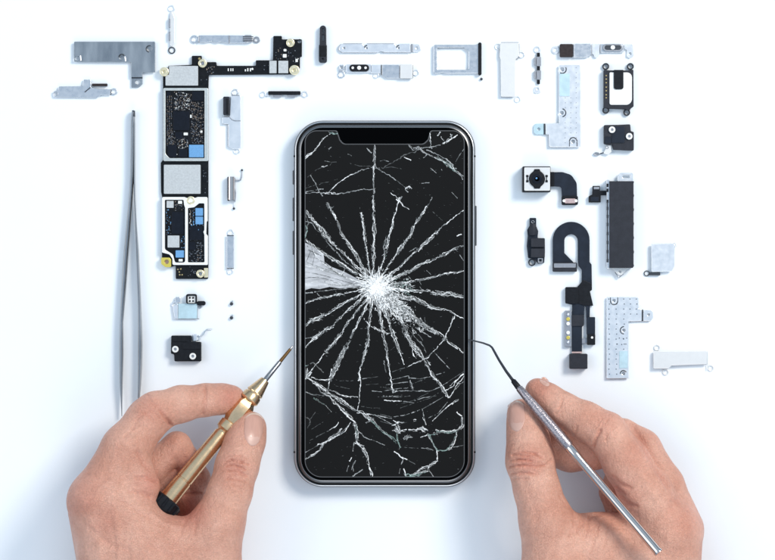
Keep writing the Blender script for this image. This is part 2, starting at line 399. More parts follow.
cracks('''
1.0 w|306,160 309,157 313,154 318,148 325,138 330,134
1.8 w|306.5,159 309,156 313,154
1.4 e|330,134 334,135 338,134
1.7 w|375,146 374.5,155 374,167
1.4 w|374,167 374,178 374,190 374,205 373.5,220
2.6 w|373.5,215 374.5,232 374,240 373,250 374,262 374,275
0.8 w|374,168 362,171 350,176.5 340,183 333,189 328,194
1.1 w|306,194 318,193 330,194 345,194 354,191.5 364,190 374,190
0.8 g|306,193 311,192 319,190 324,190
0.5 d|306,189 321,184 328,183 338,180
0.5 d|308,178 318,170 330,166 333,163
1.0 w|322,168 328,167
0.5 g|325,162 330,163 337,163
0.7 g|311,176 316,184 319,191 323,197
0.5 d|350,164 360,167 374,167
1.2 g|329,150 332,148
0.9 g|348,155 352,157
0.9 g|367,149 369,151 372,154
0.8 g|374,167 381,171.5 389,176 397,182 405,188 408,190
0.8 g|374,169 383,169 390,165 397,161 404,156 414,153 421,149 432,148 440,146 446,142 452,136
0.6 g|380,162 384,161 389,162.5
0.5 d|382,169 392,168 403,170
1.5 w|409,146 413,150 418,148 422,152 427,155 434,158
1.9 w|434,158 443,162 450,167 455,172
2.2 e|436,158 444,163 450,167 456,172
0.9 g|426,151 436,155 447,161 456,170
1.0 w|455,172 460,175 463,180
0.7 g|457,174 463,177
0.8 w|404,158 411,161
0.8 g|423,159 427,155
1.0 w|427,146 430,141 430,134
0.8 g|430,141 431,150
1.0 w|437,137 440,133
1.1 w|440,138 443,142
1.2 w|450,135 452,140 447,143 443,145
0.9 w|457,136 451,140 446,143
0.6 g|463.5,150 459,156 455,163
0.7 g|430,169 436,174
0.7 g|441,170 442,173
0.7 g|421,184 429,183.5
1.2 w|405,189 409,187.5 411,190
0.8 g|405,190 408,193
3.0 w|306,211 312,218 322,230 330,240 340,250
1.7 w|340,250 352,262 365,276 373,284
1.2 g|306,222 313,224 320,233 330,246 342,258 360,275
0.9 g|306,214 309,224 306,236
0.9 e|306,226 308,230 306,238
1.6 g|327,203 329,209 333,208
2.0 w|328,203 331,210 334,215 338,222
2.4 w|338,222 341,232 346,240 352,249 358,258 366,272 372,283
1.2 g|352,251 360,264 370,280
2.0 w|361,213 362,217 364,225 365,235 366,247
1.4 w|366,247 368,262 371,275 374,284
0.5 d|360,208 361,213
0.8 w|399,198 397,207 395,215
2.0 w|395,213 392,228 388,240 385,255
1.5 w|385,255 380,270 377,282
1.0 g|386,236 384,244 383,250
1.0 w|390,194 395,197 399,201 404,207 409,210
1.4 w|397,204 402,197 400,199
0.8 w|400,202 396,200
0.8 g|432,198 427,207
1.8 w|427,207 421,216 415,225
2.4 w|416,220 410,235 402,246 392,260
1.4 w|392,260 384,273 378,282
0.8 w|463,211 453,218 443,226 435,234
2.8 w|437,232 428,241 417,251
1.7 w|417,251 404,262 392,273 381,283
0.8 g|409,252 416,248
2.0 w|463,246 457,248 449,252 438,257
2.2 w|438,257 430,261 421,264 412,270 400,275 385,282
1.2 w|456,236 461,234.5
0.5 d|431,211 442,221
0.6 g|451,193 457,199
0.7 g|459,255 463,261
1.6 w|463,270 456,272 447,273 437,276 427,279 415,281
1.8 w|415,281 400,283 385,286
3.2 w|463,296 456,295 450,293 443,294 436,293 430,292
2.0 w|430,291 420,291 405,291 385,289
1.2 w|463,318 456,314 450,311 440,309
3.0 w|442,309 432,307 424,303 413,299 400,296 385,290
1.6 w|463,352 455,346 447,340
3.4 w|447,340 440,335 430,329 420,322 410,312
5.5 w|415,318 410,312 398,302 383,293
1.2 w|454,315 450,325 444,338 437,347
1.0 w|437,347 427,357 420,361 408,366
0.6 g|408,366 392,371
3.8 w|428,366 424,360 417,350 411,342 406,333 402,322
6.0 w|404,324 395,310 385,298
2.0 w|426,363 430,370 434,377 440,385 448,397
0.9 w|412,346 413,355 416,358
1.0 g|409,330 422,345 426,352
0.8 g|412,328 423,340
0.9 g|415,327 431,337
0.7 g|434,352 449,368
0.8 w|404,364 400,352
2.2 w|400,352 396,342 393,335 389,322
3.0 w|390,323 383,305 378,292
0.7 g|398,352 403,353
1.9 w|389,366 388,360 386,345 383,333
2.6 w|384,334 381,322 378,305 376,290
0.9 g|386,334 392,332 396,332
0.9 w|389,366 391,380 393,392
0.8 g|384,360 386,372
1.2 w|392,388 393,392 397,390
2.4 w|361,366 363,362 365,352 367,343 368,332
1.7 w|368,334 369,322 371,308 373,292
1.4 w|359,380 359,372 361,366
1.0 w|361,376 361,382 360,395 358,410
3.0 w|330,380 335,370 340,360 347,345
2.0 w|347,345 352,335 358,323 366,308 373,292
2.8 g|332,375 340,358 347,346
1.0 w|306,376 315,366 325,353
2.6 w|325,353 333,343 343,330
1.7 w|343,330 352,318 362,305 372,291
1.4 w|306,347 312,341 322,334
2.5 w|312,340 322,333 333,325
1.6 w|333,325 345,313 358,302 371,290
0.7 g|306,338 318,336
3.6 w|306,325 313,320 325,315
1.8 w|325,315 340,305 355,298 370,289
2.0 w|306,303 315,299 330,296 345,293
1.2 w|345,293 370,288
0.9 g|306,293 330,290 350,288 370,287
0.8 w|364,318 369,324 375,329
1.6 w|374,326 378,329 388,333
2.0 w|306,374 308,376 312,371
1.5 w|305.8,380 308,376 307,368
1.2 w|308,377 314,380 320,384 328,390
0.9 e|306,365 314,362 320,368 324,372
1.1 w|312,376 320,379 330,380
0.8 w|332,368 330,378 329,388
1.8 w|308,377 325,390 340,398 355,408 362,413
2.2 w|325,392 330,396 337,403 347,412 354,419
1.0 w|328,388 345,395 358,397
1.2 g|318,384 321,392 327,394
1.3 w|343,410 350,417 356,422
0.9 g|330,393 342,403 356,410
1.3 g|306,391 315,394 325,396
1.6 e|314,397 320,401 326,404
0.6 g|326,404 332,411
1.0 g|306,415 311,420 308,427
0.6 d|311,418 316,411
2.6 w|357,411 362,411 368,416 374,419
1.0 w|362,412 375,414 385,416 392,417
0.7 g|375,414 390,422 396,425
1.4 g|366,422 374,417
1.5 e|368,417 375,422 383,430 393,437 401,446
0.9 g|374,420 383,430 392,438
2.4 w|354,420 357,430 357,440
1.6 e|356,424 358,440
1.6 w|354,441 360,443 364,445
1.4 w|357,440 363,449 368,458
1.6 w|364,446 368,455 369,463
2.0 w|369,463 371,470 372,475
1.1 w|359,430 366,436 371,438
0.7 g|371,438 378,441 385,444
0.8 g|354,442 353,450
1.3 w|352,456 350,460
0.7 g|349,464 347,470
1.0 g|356,459 353,466 354,470
1.4 w|306,458 314,453 320,449 324,442
1.6 w|322,443 335,434 342,427
1.3 w|318,443 330,440 345,430 351,421
0.7 g|306,451 313,447 322,442
0.6 d|309,440 318,435 330,429
1.3 w|330,429 336,425 339,421
0.5 d|312,428 325,420
0.8 g|353,475 358,471 363,468
0.6 g|388,380 396,378 400,377 408,375
0.6 g|408,377 420,378 430,376
0.7 g|436,374 446,371
0.6 g|386,384 400,382 408,381
0.5 d|340,380 355,380
0.6 g|362,378 378,376
0.5 d|366,384 380,383
0.5 d|336,385 350,388
0.7 g|372,390 382,391
0.6 g|384,390 397,388 408,387
0.8 g|393,390 412,390 430,390
0.6 g|430,390 440,386 452,378 463,371
0.5 d|378,396 390,396 402,394
0.8 w|384,399 392,400 400,400
0.7 g|400,400 408,401 414,402
0.5 d|360,405 372,407 380,407
0.6 g|383,395 398,396 410,395
0.6 d|412,383 425,378
0.5 d|380,386 392,388
0.6 g|414,400 422,397 436,395
0.6 g|380,413 392,416 405,414 414,411
0.6 g|414,411 424,407 436,400 443,396
0.5 d|400,407 415,402 430,397 438,392
0.5 d|396,404 412,400 428,392
0.6 g|428,417 438,412 447,401
0.7 w|432,420 440,412 450,403 452,402
0.5 d|380,420 394,424 408,421
0.8 g|408,375 411,382 413,390
1.0 w|410,380 412,388
1.1 w|449,397 455,388 459,382 463,375
1.3 w|463,373 456,380 450,386 444,390
1.1 g|456,382 460,383 463,381
1.2 w|451,403 455,400 458,398
1.2 w|456,411 460,415 463,415
1.4 w|461,416 461,424 458,428
0.8 g|422,408 423,414 424,420
1.1 w|423,416 425,424
1.2 w|412,412 414,411
1.2 w|413,419 416,419
1.2 w|393,419 398,422 392,425
1.0 w|397,421 404,422
3.0 w|395,428 399,431 397,424
1.3 w|392,430 400,430 410,429 417,429
3.4 w|417,428 421,427 426,430
1.4 w|422,425 427,430
1.6 w|435,429 445,430 456,430 460,427
1.6 e|436,430 446,432 456,431
1.8 w|459,428 462,426 463,423
1.3 w|427,432 431,440 436,449
1.7 e|428,432 432,440 437,449
1.3 w|436,449 437,455 437,460
2.2 w|437,459 430,464 428,467
1.6 w|428,465 420,468 413,473
1.8 e|426,470 418,474 410,474
1.0 w|456,431 454,440 450,446
1.3 e|456,432 452,442 446,449 437,450
1.4 w|451,446 448,448
1.8 e|427,434 436,432 448,431
2.6 g|403,437 408,435 412,435
1.0 w|420,436 427,434
1.4 e|397,432 399,440 401,446
1.0 g|421,447 427,447 433,449
0.6 g|452,446 463,444
0.6 d|404,446 418,447
0.9 w|394,450 399,454 403,457
1.8 w|402,456 405,457 407,458
0.8 g|403,457 401,463
0.8 g|408,459 415,463
1.2 w|404,467 405,474
2.0 e|405,474 415,474 424,471
1.6 w|413,472 420,470 428,469
0.9 g|428,468 431,472 433,475
0.6 g|400,467 399,472
''')
# shattered centre
for i in range(760):
    a = random.uniform(0, 2 * math.pi); lower = (-0.1 < a < 1.5)
    r0 = abs(random.gauss(0, 6.5 if not lower else 15)); L_ = random.uniform(1.5, 8 if not lower else 8)
    x, y = 376 + r0 * math.cos(a), 287 + r0 * math.sin(a); aa = a + random.gauss(0, .45)
    sliver((x, y), (x + L_ * math.cos(aa), y + L_ * math.sin(aa)), random.uniform(.4, 1.3), random.uniform(.15, .7), random.choice(('ck1', 'ck1', 'ck1', 'ck2')), ZC + random.random() * .6)
for i in range(36):                         # fine webbing strung between the rays
    r0 = random.uniform(14, 62); a = random.uniform(-.5, 3.6); da = random.uniform(.05, .16)
    pts_ = [(376 + r0 * (1 + .02 * k) * math.cos(a + da * k / 3), 288 + r0 * (1 + .02 * k) * math.sin(a + da * k / 3)) for k in range(4)]
    crack(pts_, random.uniform(.35, .6), random.choice(('ck2', 'ck3', 'ck3', 'ck3')), gap=.15)
for i in range(900):                         # crushed glass trail toward the lower right
    t_ = min(1.25, abs(random.gauss(.35, .36))); x = 376 + 36 * t_ + random.gauss(0, 7 * (1 - t_ * .55)); y = 288 + 34 * t_ + random.gauss(0, 7 * (1 - t_ * .55))
    a = random.gauss(.75, .9); L_ = random.uniform(.8, 4)
    sliver((x, y), (x + L_ * math.cos(a), y + L_ * math.sin(a)), random.uniform(.3, 1.2), .2, random.choice(('ck1', 'ck1', 'ck2', 'ck2', 'ck3')), ZC + random.random() * .5)
for i in range(200):                          # crush to the right of the hit
    x = random.uniform(384, 412); y = 287 + random.gauss(0, 8) * (1 - (x - 384) / 50); a = random.gauss(0, .8)
    sliver((x, y), (x + random.uniform(1, 4) * math.cos(a), y + 2.5 * math.sin(a)), random.uniform(.3, 1), .2, random.choice(('ck1', 'ck2', 'ckg')), ZC)
for i in range(420):
    a = random.uniform(0, 6.283); r0 = abs(random.gauss(0, 4.6)); x, y = 377 + r0 * math.cos(a) * 1.25, 288 + r0 * math.sin(a)
    aa = a + random.gauss(0, .7); L_ = random.uniform(1, 4)
    sliver((x, y), (x + L_ * math.cos(aa), y + L_ * math.sin(aa)), random.uniform(.6, 1.6), .4, 'ck1', ZC + .5 + random.random() * .5)
# tiny flecks scattered on the glass
for i in range(420):
    x = random.uniform(307, 462); y = random.uniform(134, 474); a = random.uniform(-.6, .6); L_ = random.uniform(.5, 2.2)
    sliver((x, y), (x + L_ * math.cos(a), y + L_ * math.sin(a)), random.uniform(.2, .5), .1, random.choice(('ck3', 'ck3', 'ck3', 'ck2')), ZC - .1)
ph.part('glass_cracks', ck, fix=False)
sh = MB()
sh.prism([(305.8, 243), (309, 244.5), (316, 249), (324, 253.5), (325, 262), (332, 267), (345, 272), (358, 279), (368, 285.5), (355, 287), (340, 288.3), (330, 286.8), (320, 289), (312, 288), (305.8, 290)], 21.2, 21.5, 'shard', bev=.05)
so = ph.part('loose_glass_shard', sh, label='light grey lifted shard of glass at the left edge of the screen')
ck = MB()
cracks('''
2.0 w|306,240 312,245 324,253 338,262 350,270 366,279 372,284
0.8 w|306,266 318,268 328,272 345,277 366,285
0.7 g|306,262 320,267 335,272 350,279
1.8 w|325,263 333,270 342,276 345,272
1.2 w|325,284 338,285 350,285 366,287
0.6 d|308,246 311,252 307,262
0.7 d|309,250 322,256 
1.0 w|318,268 330,270
0.5 g|306,272 322,275 340,280 360,286
0.4 g|306,256 316,258 326,263
0.5 w|306,284 320,281 338,283 352,286
0.5 d|306,278 318,277 334,281
0.4 d|312,247 315,256 313,266
0.6 w|313,250 318,258 324,264
''')
for s_ in range(len(ck.v)): ck.v[s_] = (ck.v[s_][0], ck.v[s_][1], ck.v[s_][2] + .3)
ph.sub('shard_edge', ck, so, fix=False)

# ------------------------------------------------------------------ logic board
lb = Thing('circuit_board', 'long black L-shaped circuit board with blue chips and silver shields, left of the phone', 'circuit board', 185, 170)
b = MB()
out = [(168.5, 66), (192, 65), (192, 56), (202, 56), (202, 62.3), (216.5, 62.3), (217, 66), (256, 66), (256, 60.5), (273, 60.5), (273.5, 36.2), (282, 36.2), (282, 39.6), (302, 39.6), (302, 57), (300, 57), (300, 68),
       (296, 74.6), (209, 75.2), (208.6, 88), (208.6, 265), (208.2, 279), (176, 279), (176, 265.5), (170, 267.5), (162.2, 262), (162.4, 197), (161.3, 192), (161, 163), (163.2, 160), (163.3, 76.5), (168.5, 73)]
b.prism(fil(out, .8, 2), .2, 3.2, 'pcb', [circ(299.7, 41.6, 1.5, 12)], .3)
lb.part('board', b)
def chip(x0, y0, x1, y1, key, z=5, name='chip', z0=3.0, **k):
    q = MB(); q.box(x0, y0, x1, y1, z0, z, key, r=.5, bev=.25); return lb.part(name, q, **k)
q = MB(); q.prism(fil([(169.5, 66.4), (198.5, 66.4), (198.5, 86), (166, 86), (166, 76), (169.5, 75)], .6), 3, 6.2, 'sticker'); lb.part('shield', q)
q = MB(); q.box(164.4, 165, 201, 194, 3, 6.4, 'sticker', r=.8); lb.part('shield', q)
q = MB(); q.box(269.6, 61.2, 276.8, 73.6, 3, 6, 'sticker', r=.4); lb.part('shield', q)
q = MB(); q.box(278.6, 61.2, 288.4, 73.6, 3, 6, 'sticker', r=.4); lb.part('shield', q)
q = MB(); q.prism(rect(163.8, 88.4, 208.6, 161.4, 1.5), 3, 6.6, 'shield', [fil([(166, 91), (205, 91), (205, 158.4), (170, 158.4), (166, 154)], [.5, .5, .5, 3, 3])]); lb.part('shield_frame', q)
q = MB(); q.prism(fil([(162.6, 197.2), (185, 197.2), (187, 198), (196, 198), (198, 197.2), (208, 197.2), (208, 221), (207, 222), (206.6, 234), (208.2, 236), (208.2, 265), (173, 265), (173, 259), (170, 254.5), (162.6, 252.6)], [1.5, 1, 1, 1, 1, 1.5, 1, 1, 1, 1, 1, 1.5, 3, 3, 1]), 3, 6.8, 'white',
    [fil([(165.3, 200), (184, 200), (184.6, 205), (185.6, 208), (185.6, 262.6), (175.4, 262.6), (173.4, 254.5), (165.3, 249.4)], [1, 1, 2, 1, 2, 2, 4, 3]),
     fil([(188.3, 208.2), (194.5, 207.5), (199.5, 203.5), (204.8, 203.5), (204.8, 230), (203.8, 232), (204.8, 235), (205, 262.4), (188.3, 262.4)], [1, 3, 2, 1, 1, 1, 1, 1, 1])]); lb.part('shield_frame', q)
for a in ((173.5, 111.5, 190, 130.5), (192.5, 91.4, 204.6, 101), (168, 145, 177, 157.5), (179, 149, 187.5, 157.5), (167, 92, 171, 96), (175.5, 132, 183, 139), (172, 212, 184.6, 234), (190, 226, 203.8, 240), (189.4, 242, 196, 250)): chip(*a, 'iron', 4.6)
for a in ((189.4, 145, 204, 157.6), (176, 250.4, 184.4, 257.6), (195.8, 208.2, 203.4, 216), (195.8, 216.8, 203.4, 224.4)): chip(*a, 'blue', 5.4, name='blue_chip')
for a in ((167, 201, 174, 208), (168, 235.6, 179.8, 247.6)): chip(*a, 'sticker', 5.4)
for a in ((178.4, 200.8, 182.6, 204), (179, 259, 183, 261.6), (184, 132.8, 188.2, 135.6), (190.4, 115, 192, 118.2), (200.6, 130.8, 202.8, 133), (283.8, 49.4, 286.6, 51.8), (283, 54.4, 286.8, 58), (295.6, 59.4, 298, 62.4)): chip(*a, 'compw', 4.8, name='capacitor')
q = MB()
def scat(x0, y0, x1, y1, n, keys, a=.5, b_=1.3):
    for i in range(n):
        w, h = random.uniform(a, b_), random.uniform(a, b_) * .8
        if random.random() < .5: w, h = h, w
        x, y = random.uniform(x0, x1 - w), random.uniform(y0, y1 - h)
        k = random.choice(keys); z = 3.2 + random.uniform(.5, 1.5)
        vs = [(x, y, 3.1), (x + w, y, 3.1), (x + w, y + h, 3.1), (x, y + h, 3.1), (x, y, z), (x + w, y, z), (x + w, y + h, z), (x, y + h, z)]
        q.add(vs, [[4, 5, 6, 7], [0, 1, 5, 4], [1, 2, 6, 5], [2, 3, 7, 6], [3, 0, 4, 7]], k)
K = ('comp', 'compg', 'compg', 'iron', 'compw')
K2 = ('compg', 'compg', 'iron', 'comp')
for r_ in range(30):       # rows of pads on the left side
    for c_ in range(3):
        if random.random() < .85: scat(167 + c_ * 2, 96 + r_ * 1.7, 168.6 + c_ * 2, 97 + r_ * 1.7, 1, ('compg', 'comp'), .7, 1)
scat(174, 92, 192, 111, 210, K, .4, 1.2); scat(191, 102, 204.5, 121, 170, ('comp', 'comp', 'comp', 'compg', 'iron', 'iron'), .4, 1.1)
scat(191, 121, 204.5, 144, 190, K2, .4, 1.2); scat(167, 131, 176, 145, 90, K2, .4, 1.1); scat(177, 138, 189, 149, 90, K, .4, 1.1); scat(171, 154, 178, 158, 14, ('compw', 'compg'))
scat(166, 209, 171.5, 235, 45, ('compg', 'blue', 'iron')); scat(180, 236, 185.2, 249, 22, ('compg', 'blue', 'iron')); scat(174.6, 201, 178, 211, 8, K2)
for r_ in range(11): scat(189.4, 209 + r_ * 1.5, 192, 210 + r_ * 1.5, 1, ('compw', 'comp'), .9, 1.1); scat(192.6, 209 + r_ * 1.5, 195, 210 + r_ * 1.5, 1, ('compg', 'blue'), .9, 1.1)
scat(174, 203, 184, 211, 22, K2, .4, 1); scat(167, 214, 184, 234, 30, ('iron', 'compg'), .4, .9); scat(189, 224, 204.3, 262, 60, K2, .3, .9); scat(189, 224, 204.3, 231, 40, ('compg', 'blue', 'iron', 'compg')); scat(196, 240, 204.6, 262, 60, K2); scat(189, 250, 197, 262, 30, ('iron', 'compg'))
scat(184.6, 266.4, 199, 277, 26, ('iron', 'compg', 'iron')); scat(201, 76, 208, 87, 10, ('iron', 'compg')); scat(202.5, 166, 208, 195, 16, ('iron', 'compg'))
scat(206, 66.6, 216, 74, 18, K2); scat(258, 62, 269, 73.5, 14, ('iron', 'compg')); scat(275, 46, 296, 60, 40, ('compg', 'comp', 'iron')); scat(293, 57, 299, 63, 8, K)
for a in ((178.2, 269.4), (181, 269), (179.6, 272), (180, 274.8), (182.4, 274.8)): q.disc(a[0], a[1], .75, 3.1, 3.6, 'gold', .05)
for a in ((228, 68.6), (230.6, 68.6), (232.6, 68.6)): q.box(a[0], a[1], a[0] + 1, a[1] + 2.8, 3.1, 3.5, 'compw', r=.1, bev=.05)
for a in ((245, 69.5), (247.4, 68.4), (250, 68.4)): q.box(a[0], a[1], a[0] + 1.2, 71.6, 3.1, 3.5, 'compw', r=.1, bev=.05)
q.disc(252.6, 69.2, 1.1, 3.1, 3.7, 'compw', .05); q.disc(199.6, 58.9, 1.2, 3.1, 3.8, 'gold', .05)
o_ = lb.part('solder_components', q); o_['kind'] = 'stuff'
for (x, y, r, hr, key) in ((164.8, 72.2, 4.6, 1.6, 'palegold'), (203, 63.8, 4.3, 1.9, 'palegold'), (290.6, 43.4, 4.2, 1.7, 'palegold'), (294.6, 70.6, 5, 1.7, 'palegold'), (191.4, 200.6, 4.2, 2, 'palegold'), (200.8, 273.6, 4, 1.9, 'palegold')):
    q = MB(); q.ring(x, y, r, hr, 2.6, 7.4, key, .5); q.disc(x, y, hr * 1.05, 2, 5.2, 'mid' if hr > 1.8 else 'palegold'); lb.part('screw_ring', q)
q = MB(); q.prism(fil([(161.6, 257.6), (170, 257.6), (171.6, 260), (171.6, 267.2), (166, 267.2), (161.8, 264)], 1.2), 2.4, 6.6, 'yellow', [circ(167.2, 261.8, 2.2)]); q.disc(167.2, 261.8, 2.3, 2, 3.4, 'pink'); lb.part('screw_ring', q)
q = MB(); q.box(204.4, 268, 208.2, 277.4, 3, 5.4, 'palegold', r=.6); lb.part('contact_pad', q)

# ------------------------------------------------------------------ small parts
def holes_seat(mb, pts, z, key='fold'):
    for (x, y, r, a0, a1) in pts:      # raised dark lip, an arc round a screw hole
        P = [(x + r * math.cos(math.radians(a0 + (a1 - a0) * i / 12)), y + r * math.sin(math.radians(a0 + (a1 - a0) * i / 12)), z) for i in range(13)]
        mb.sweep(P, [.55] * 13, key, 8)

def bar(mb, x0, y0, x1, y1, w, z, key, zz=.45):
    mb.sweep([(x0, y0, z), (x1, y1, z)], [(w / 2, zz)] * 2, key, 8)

T = Thing('shield_plate', 'darkest grey L-shaped metal plate with four screw holes, above the tweezers', 'metal plate', 115, 60, BR)
q = MB(); q.prism(fil([(74.5, 42), (155.6, 42), (155.6, 72.6), (142.8, 72.6), (142.8, 77.4), (131.6, 77.4), (131.6, 62.4), (74.5, 62)], .8), 2.2, 4, 'dark_steel', [circ(77.8, 58.4, 1.7), circ(122.2, 57.6, 1.9), circ(149.8, 49.2, 2.1)])
for i in range(60): q.disc(random.choice(range(100, 154, 4)) + .5, random.choice((53, 57, 61, 65, 69)) * 1.0, .28, 3.9, 4.15, 'fold', .02) if False else None
pl = T.part('plate', q)
q = MB(); q.prism(fil([(131.6, 78), (142.8, 78), (142.8, 84), (139, 87.6), (131.6, 87.6)], [.4, .4, 2, 3, .6]), .4, 2, 'dark_steel', [circ(138, 82.2, 1.8)]); T.part('screw_tab', q)
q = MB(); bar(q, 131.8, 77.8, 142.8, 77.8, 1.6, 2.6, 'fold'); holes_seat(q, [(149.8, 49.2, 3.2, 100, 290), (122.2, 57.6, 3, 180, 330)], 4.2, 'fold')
q.sweep([(81, 56, 4.2), (81.4, 61, 4.2)], [.6, .6], 'pale', 8); q.sweep([(125.5, 57, 4.2), (126, 61.5, 4.2)], [.6, .6], 'pale', 8); T.part('pressed_rims', q)

T = Thing('metal_bracket', 'pale silver bracket with a black foam strip, below the dark L-shaped plate', 'bracket', 85, 90, BR)
q = MB(); q.prism(fil([(53.6, 91.6), (58.6, 90), (59.2, 86.6), (83, 86.4), (83.8, 79.8), (91, 79.8), (91.2, 87.4), (98, 89), (111, 89.6), (111, 95.2), (101, 95.2), (98, 97.8), (54.6, 97.4)], 1), 1, 2.8, 'steel', [circ(56.2, 93.9, 1.6)]); T.part('plate', q)
q = MB(); q.ring(114, 91.8, 3.5, 1.9, .6, 2.2, 'steel'); T.part('screw_tab', q)
q = MB(); q.box(92.4, 83.8, 107.6, 86.4, .3, 3.4, 'brown', r=.4); T.part('foam_strip', q)
q = MB(); bar(q, 85, 92.4, 91, 87.4, 1.0, 2.9, 'fold'); bar(q, 110.6, 89.8, 110.6, 95.2, 1.5, 2.4, 'fold'); T.part('slot', q)

T = Thing('contact_strip', 'slim upright strip with a ring at each end, at the top edge above the board', 'contact strip', 172, 30, BR)
q = MB(); q.prism(fil([(171, 12), (172.4, 12), (174.8, 18), (174.8, 43), (172.4, 46.5), (170.8, 46.5), (170.4, 43), (170.4, 18)], .6), 1, 3, 'cream'); T.part('plate', q)
q = MB(); q.ring(171.6, 8.6, 3.4, 1.7, .5, 2.2, 'pale'); T.part('screw_tab', q)
q = MB(); q.ring(171.8, 50.4, 3.6, 1.7, .5, 2.4, 'fold'); T.part('screw_tab', q)
for y in (19, 32): q = MB(); q.box(168.9, y, 170.8, y + 9, .6, 3.6, 'mid', r=.3); T.part('spring_contact', q)

T = Thing('contact_strip', 'silver wavy strip with a grey spring connector, above the long arm of the board', 'contact strip', 225, 40, BR)
q = MB(); q.prism(fil([(198.6, 35.6), (229, 35.6), (244, 35.8), (253, 36.4), (253, 42.4), (243, 43.4), (229, 43.6), (221, 42), (217, 43.4), (212, 41.4), (206, 43), (198.6, 42.4)], .8), 1, 3, 'steel'); T.part('plate', q)
q = MB(); q.ring(194.4, 39.5, 4.2, 2.1, .4, 2, 'steel'); T.part('screw_tab', q)
q = MB(); q.ring(256.6, 40, 3.4, 1.2, .4, 2, 'mid'); T.part('screw_tab', q)
q = MB(); q.box(244.6, 35.4, 252, 42.6, 2, 5, 'mid', r=1); [bar(q, 243, y, 253.6, y, .8, 5.1, 'fold') for y in (37.2, 39.2, 41.2)]; T.part('spring_connector', q)
q = MB(); bar(q, 199.4, 36, 199.4, 43, 1.4, 2.9, 'mid'); bar(q, 229.4, 35.8, 229.4, 43.4, 1.6, 3.1, 'mid'); T.part('fold', q)

T = Thing('contact_strip', 'thin black bar with pale end tabs, under the long arm of the board', 'contact strip', 284, 94, BR)
q = MB(); q.box(268.4, 91.4, 300.6, 95, 1, 4, 'black', r=.6); T.part('bar', q)
q = MB(); q.ring(263, 94.8, 3.2, 1.6, .4, 1.8, 'pale'); q.box(265.5, 93.5, 269, 96, .4, 1.8, 'pale'); T.part('screw_tab', q)
q = MB(); q.ring(305, 94.4, 3.2, 1.6, .4, 1.8, 'pale'); q.box(300, 93, 303, 95.4, .4, 1.8, 'pale'); T.part('screw_tab', q)
for x in (273, 287.5): q = MB(); q.box(x, 95, x + 8.5, 97.4, .6, 3, 'mid', r=.5); T.part('spring_contact', q)

T = Thing('rubber_clip', 'small upright black clip with two slots, above the top left corner of the phone', 'clip', 323, 45)
q = MB(); q.prism(fil([(320, 26), (326.2, 26), (326.4, 45), (327, 46), (327, 63), (319, 63), (319, 46), (319.8, 45)], [3, 3, 1, 1, 2, 2, 1, 1]), .4, 6, 'slate', [rect(322.1, 29, 324.3, 33.8, 1), rect(322.1, 35, 324.3, 41.6, 1), circ(323, 59.6, 1.1, 10)], .5); T.part('body', q)
q = MB(); q.box(319.4, 46.4, 326.6, 57, 5.6, 6.8, 'black', r=1); T.part('pad', q)

T = Thing('metal_bracket', 'longest pale horizontal bracket, directly above the phone and above the flash strip', 'bracket', 380, 48, BR)
q = MB(); q.prism(fil([(339.4, 44), (362, 44), (364, 46), (366.4, 44), (394, 44), (396.4, 46.4), (398.6, 44), (410.4, 44), (410.4, 52.4), (384, 52.4), (381, 51.2), (378, 52.6), (339.4, 52.6)], [3.5, .3, .3, .3, .3, .3, .3, .3, .3, .8, .8, .8, 3.5]), 1.4, 3, 'pale', [circ(344.4, 48.1, 1, 10), circ(366.8, 48.2, .9, 10), circ(398.8, 48.2, .9, 10)]); T.part('plate', q)
q = MB(); q.prism(fil([(413, 44.4), (420.6, 44.4), (421, 52), (413, 52.2)], [.4, 3, 3, .4]), .4, 1.8, 'pale', [circ(417, 48, 1.2, 12)]); T.part('screw_tab', q)
q = MB(); bar(q, 411.8, 44.2, 411.8, 52.4, 2.2, 2, 'mid'); bar(q, 341, 52.6, 377, 52.6, .8, 2.2, 'mid'); bar(q, 382, 52.5, 410, 52.5, .8, 2.2, 'mid'); bar(q, 343, 43.9, 362, 43.9, .5, 2.8, 'mid'); bar(q, 367, 43.9, 394, 43.9, .5, 2.8, 'mid')
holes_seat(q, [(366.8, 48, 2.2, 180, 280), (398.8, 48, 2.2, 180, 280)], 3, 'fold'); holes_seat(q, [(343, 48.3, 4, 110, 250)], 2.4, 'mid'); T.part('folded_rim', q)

T = Thing('flash_bracket', 'silver strip with a black three-dot flash pill, just above the phone', 'flash bracket', 380, 72, BR)
q = MB(); q.box(346, 64.6, 371.6, 72.6, .6, 2.6, 'pale', r=1); q.box(371, 65, 381, 73.4, .7, 2.4, 'pale', r=.6); q.prism(fil([(382, 65), (399.4, 65), (399.4, 78.6), (387, 78.4), (382, 75)], .6), 1, 3.2, 'steel'); T.part('plate', q)
q = MB(); q.box(400.2, 65, 412.6, 78.8, 2.4, 5, 'cream', r=.5); bar(q, 400.6, 78.7, 412.4, 78.7, .8, 4, 'fold'); bar(q, 412.7, 65.4, 412.7, 78.4, .7, 4, 'fold'); T.part('raised_plate', q)
q = MB(); q.box(349.4, 64.8, 369.2, 71.8, 2.2, 5.2, 'black', r=3.4, bev=.5); fl = T.part('flash_housing', q)
for x, r in ((352.8, 1.3), (359.2, 2), (365.6, 1.3)): q = MB(); q.disc(x, 68.2, r, 4.6, 5.6, 'white'); T.sub('flash_lamp', q, fl)
q = MB(); q.ring(341.4, 74.6, 3.6, 1.7, .4, 2.2, 'steel'); q.prism(fil([(339, 65), (344.5, 65), (344, 70), (340, 71.4)], 1.4), .6, 3.2, 'steel', [circ(341.8, 67.6, 1.1, 10)]); T.part('screw_tab', q)
q = MB(); q.ring(376.2, 75.6, 2.9, 1.5, .4, 2, 'pale'); T.part('screw_tab', q)
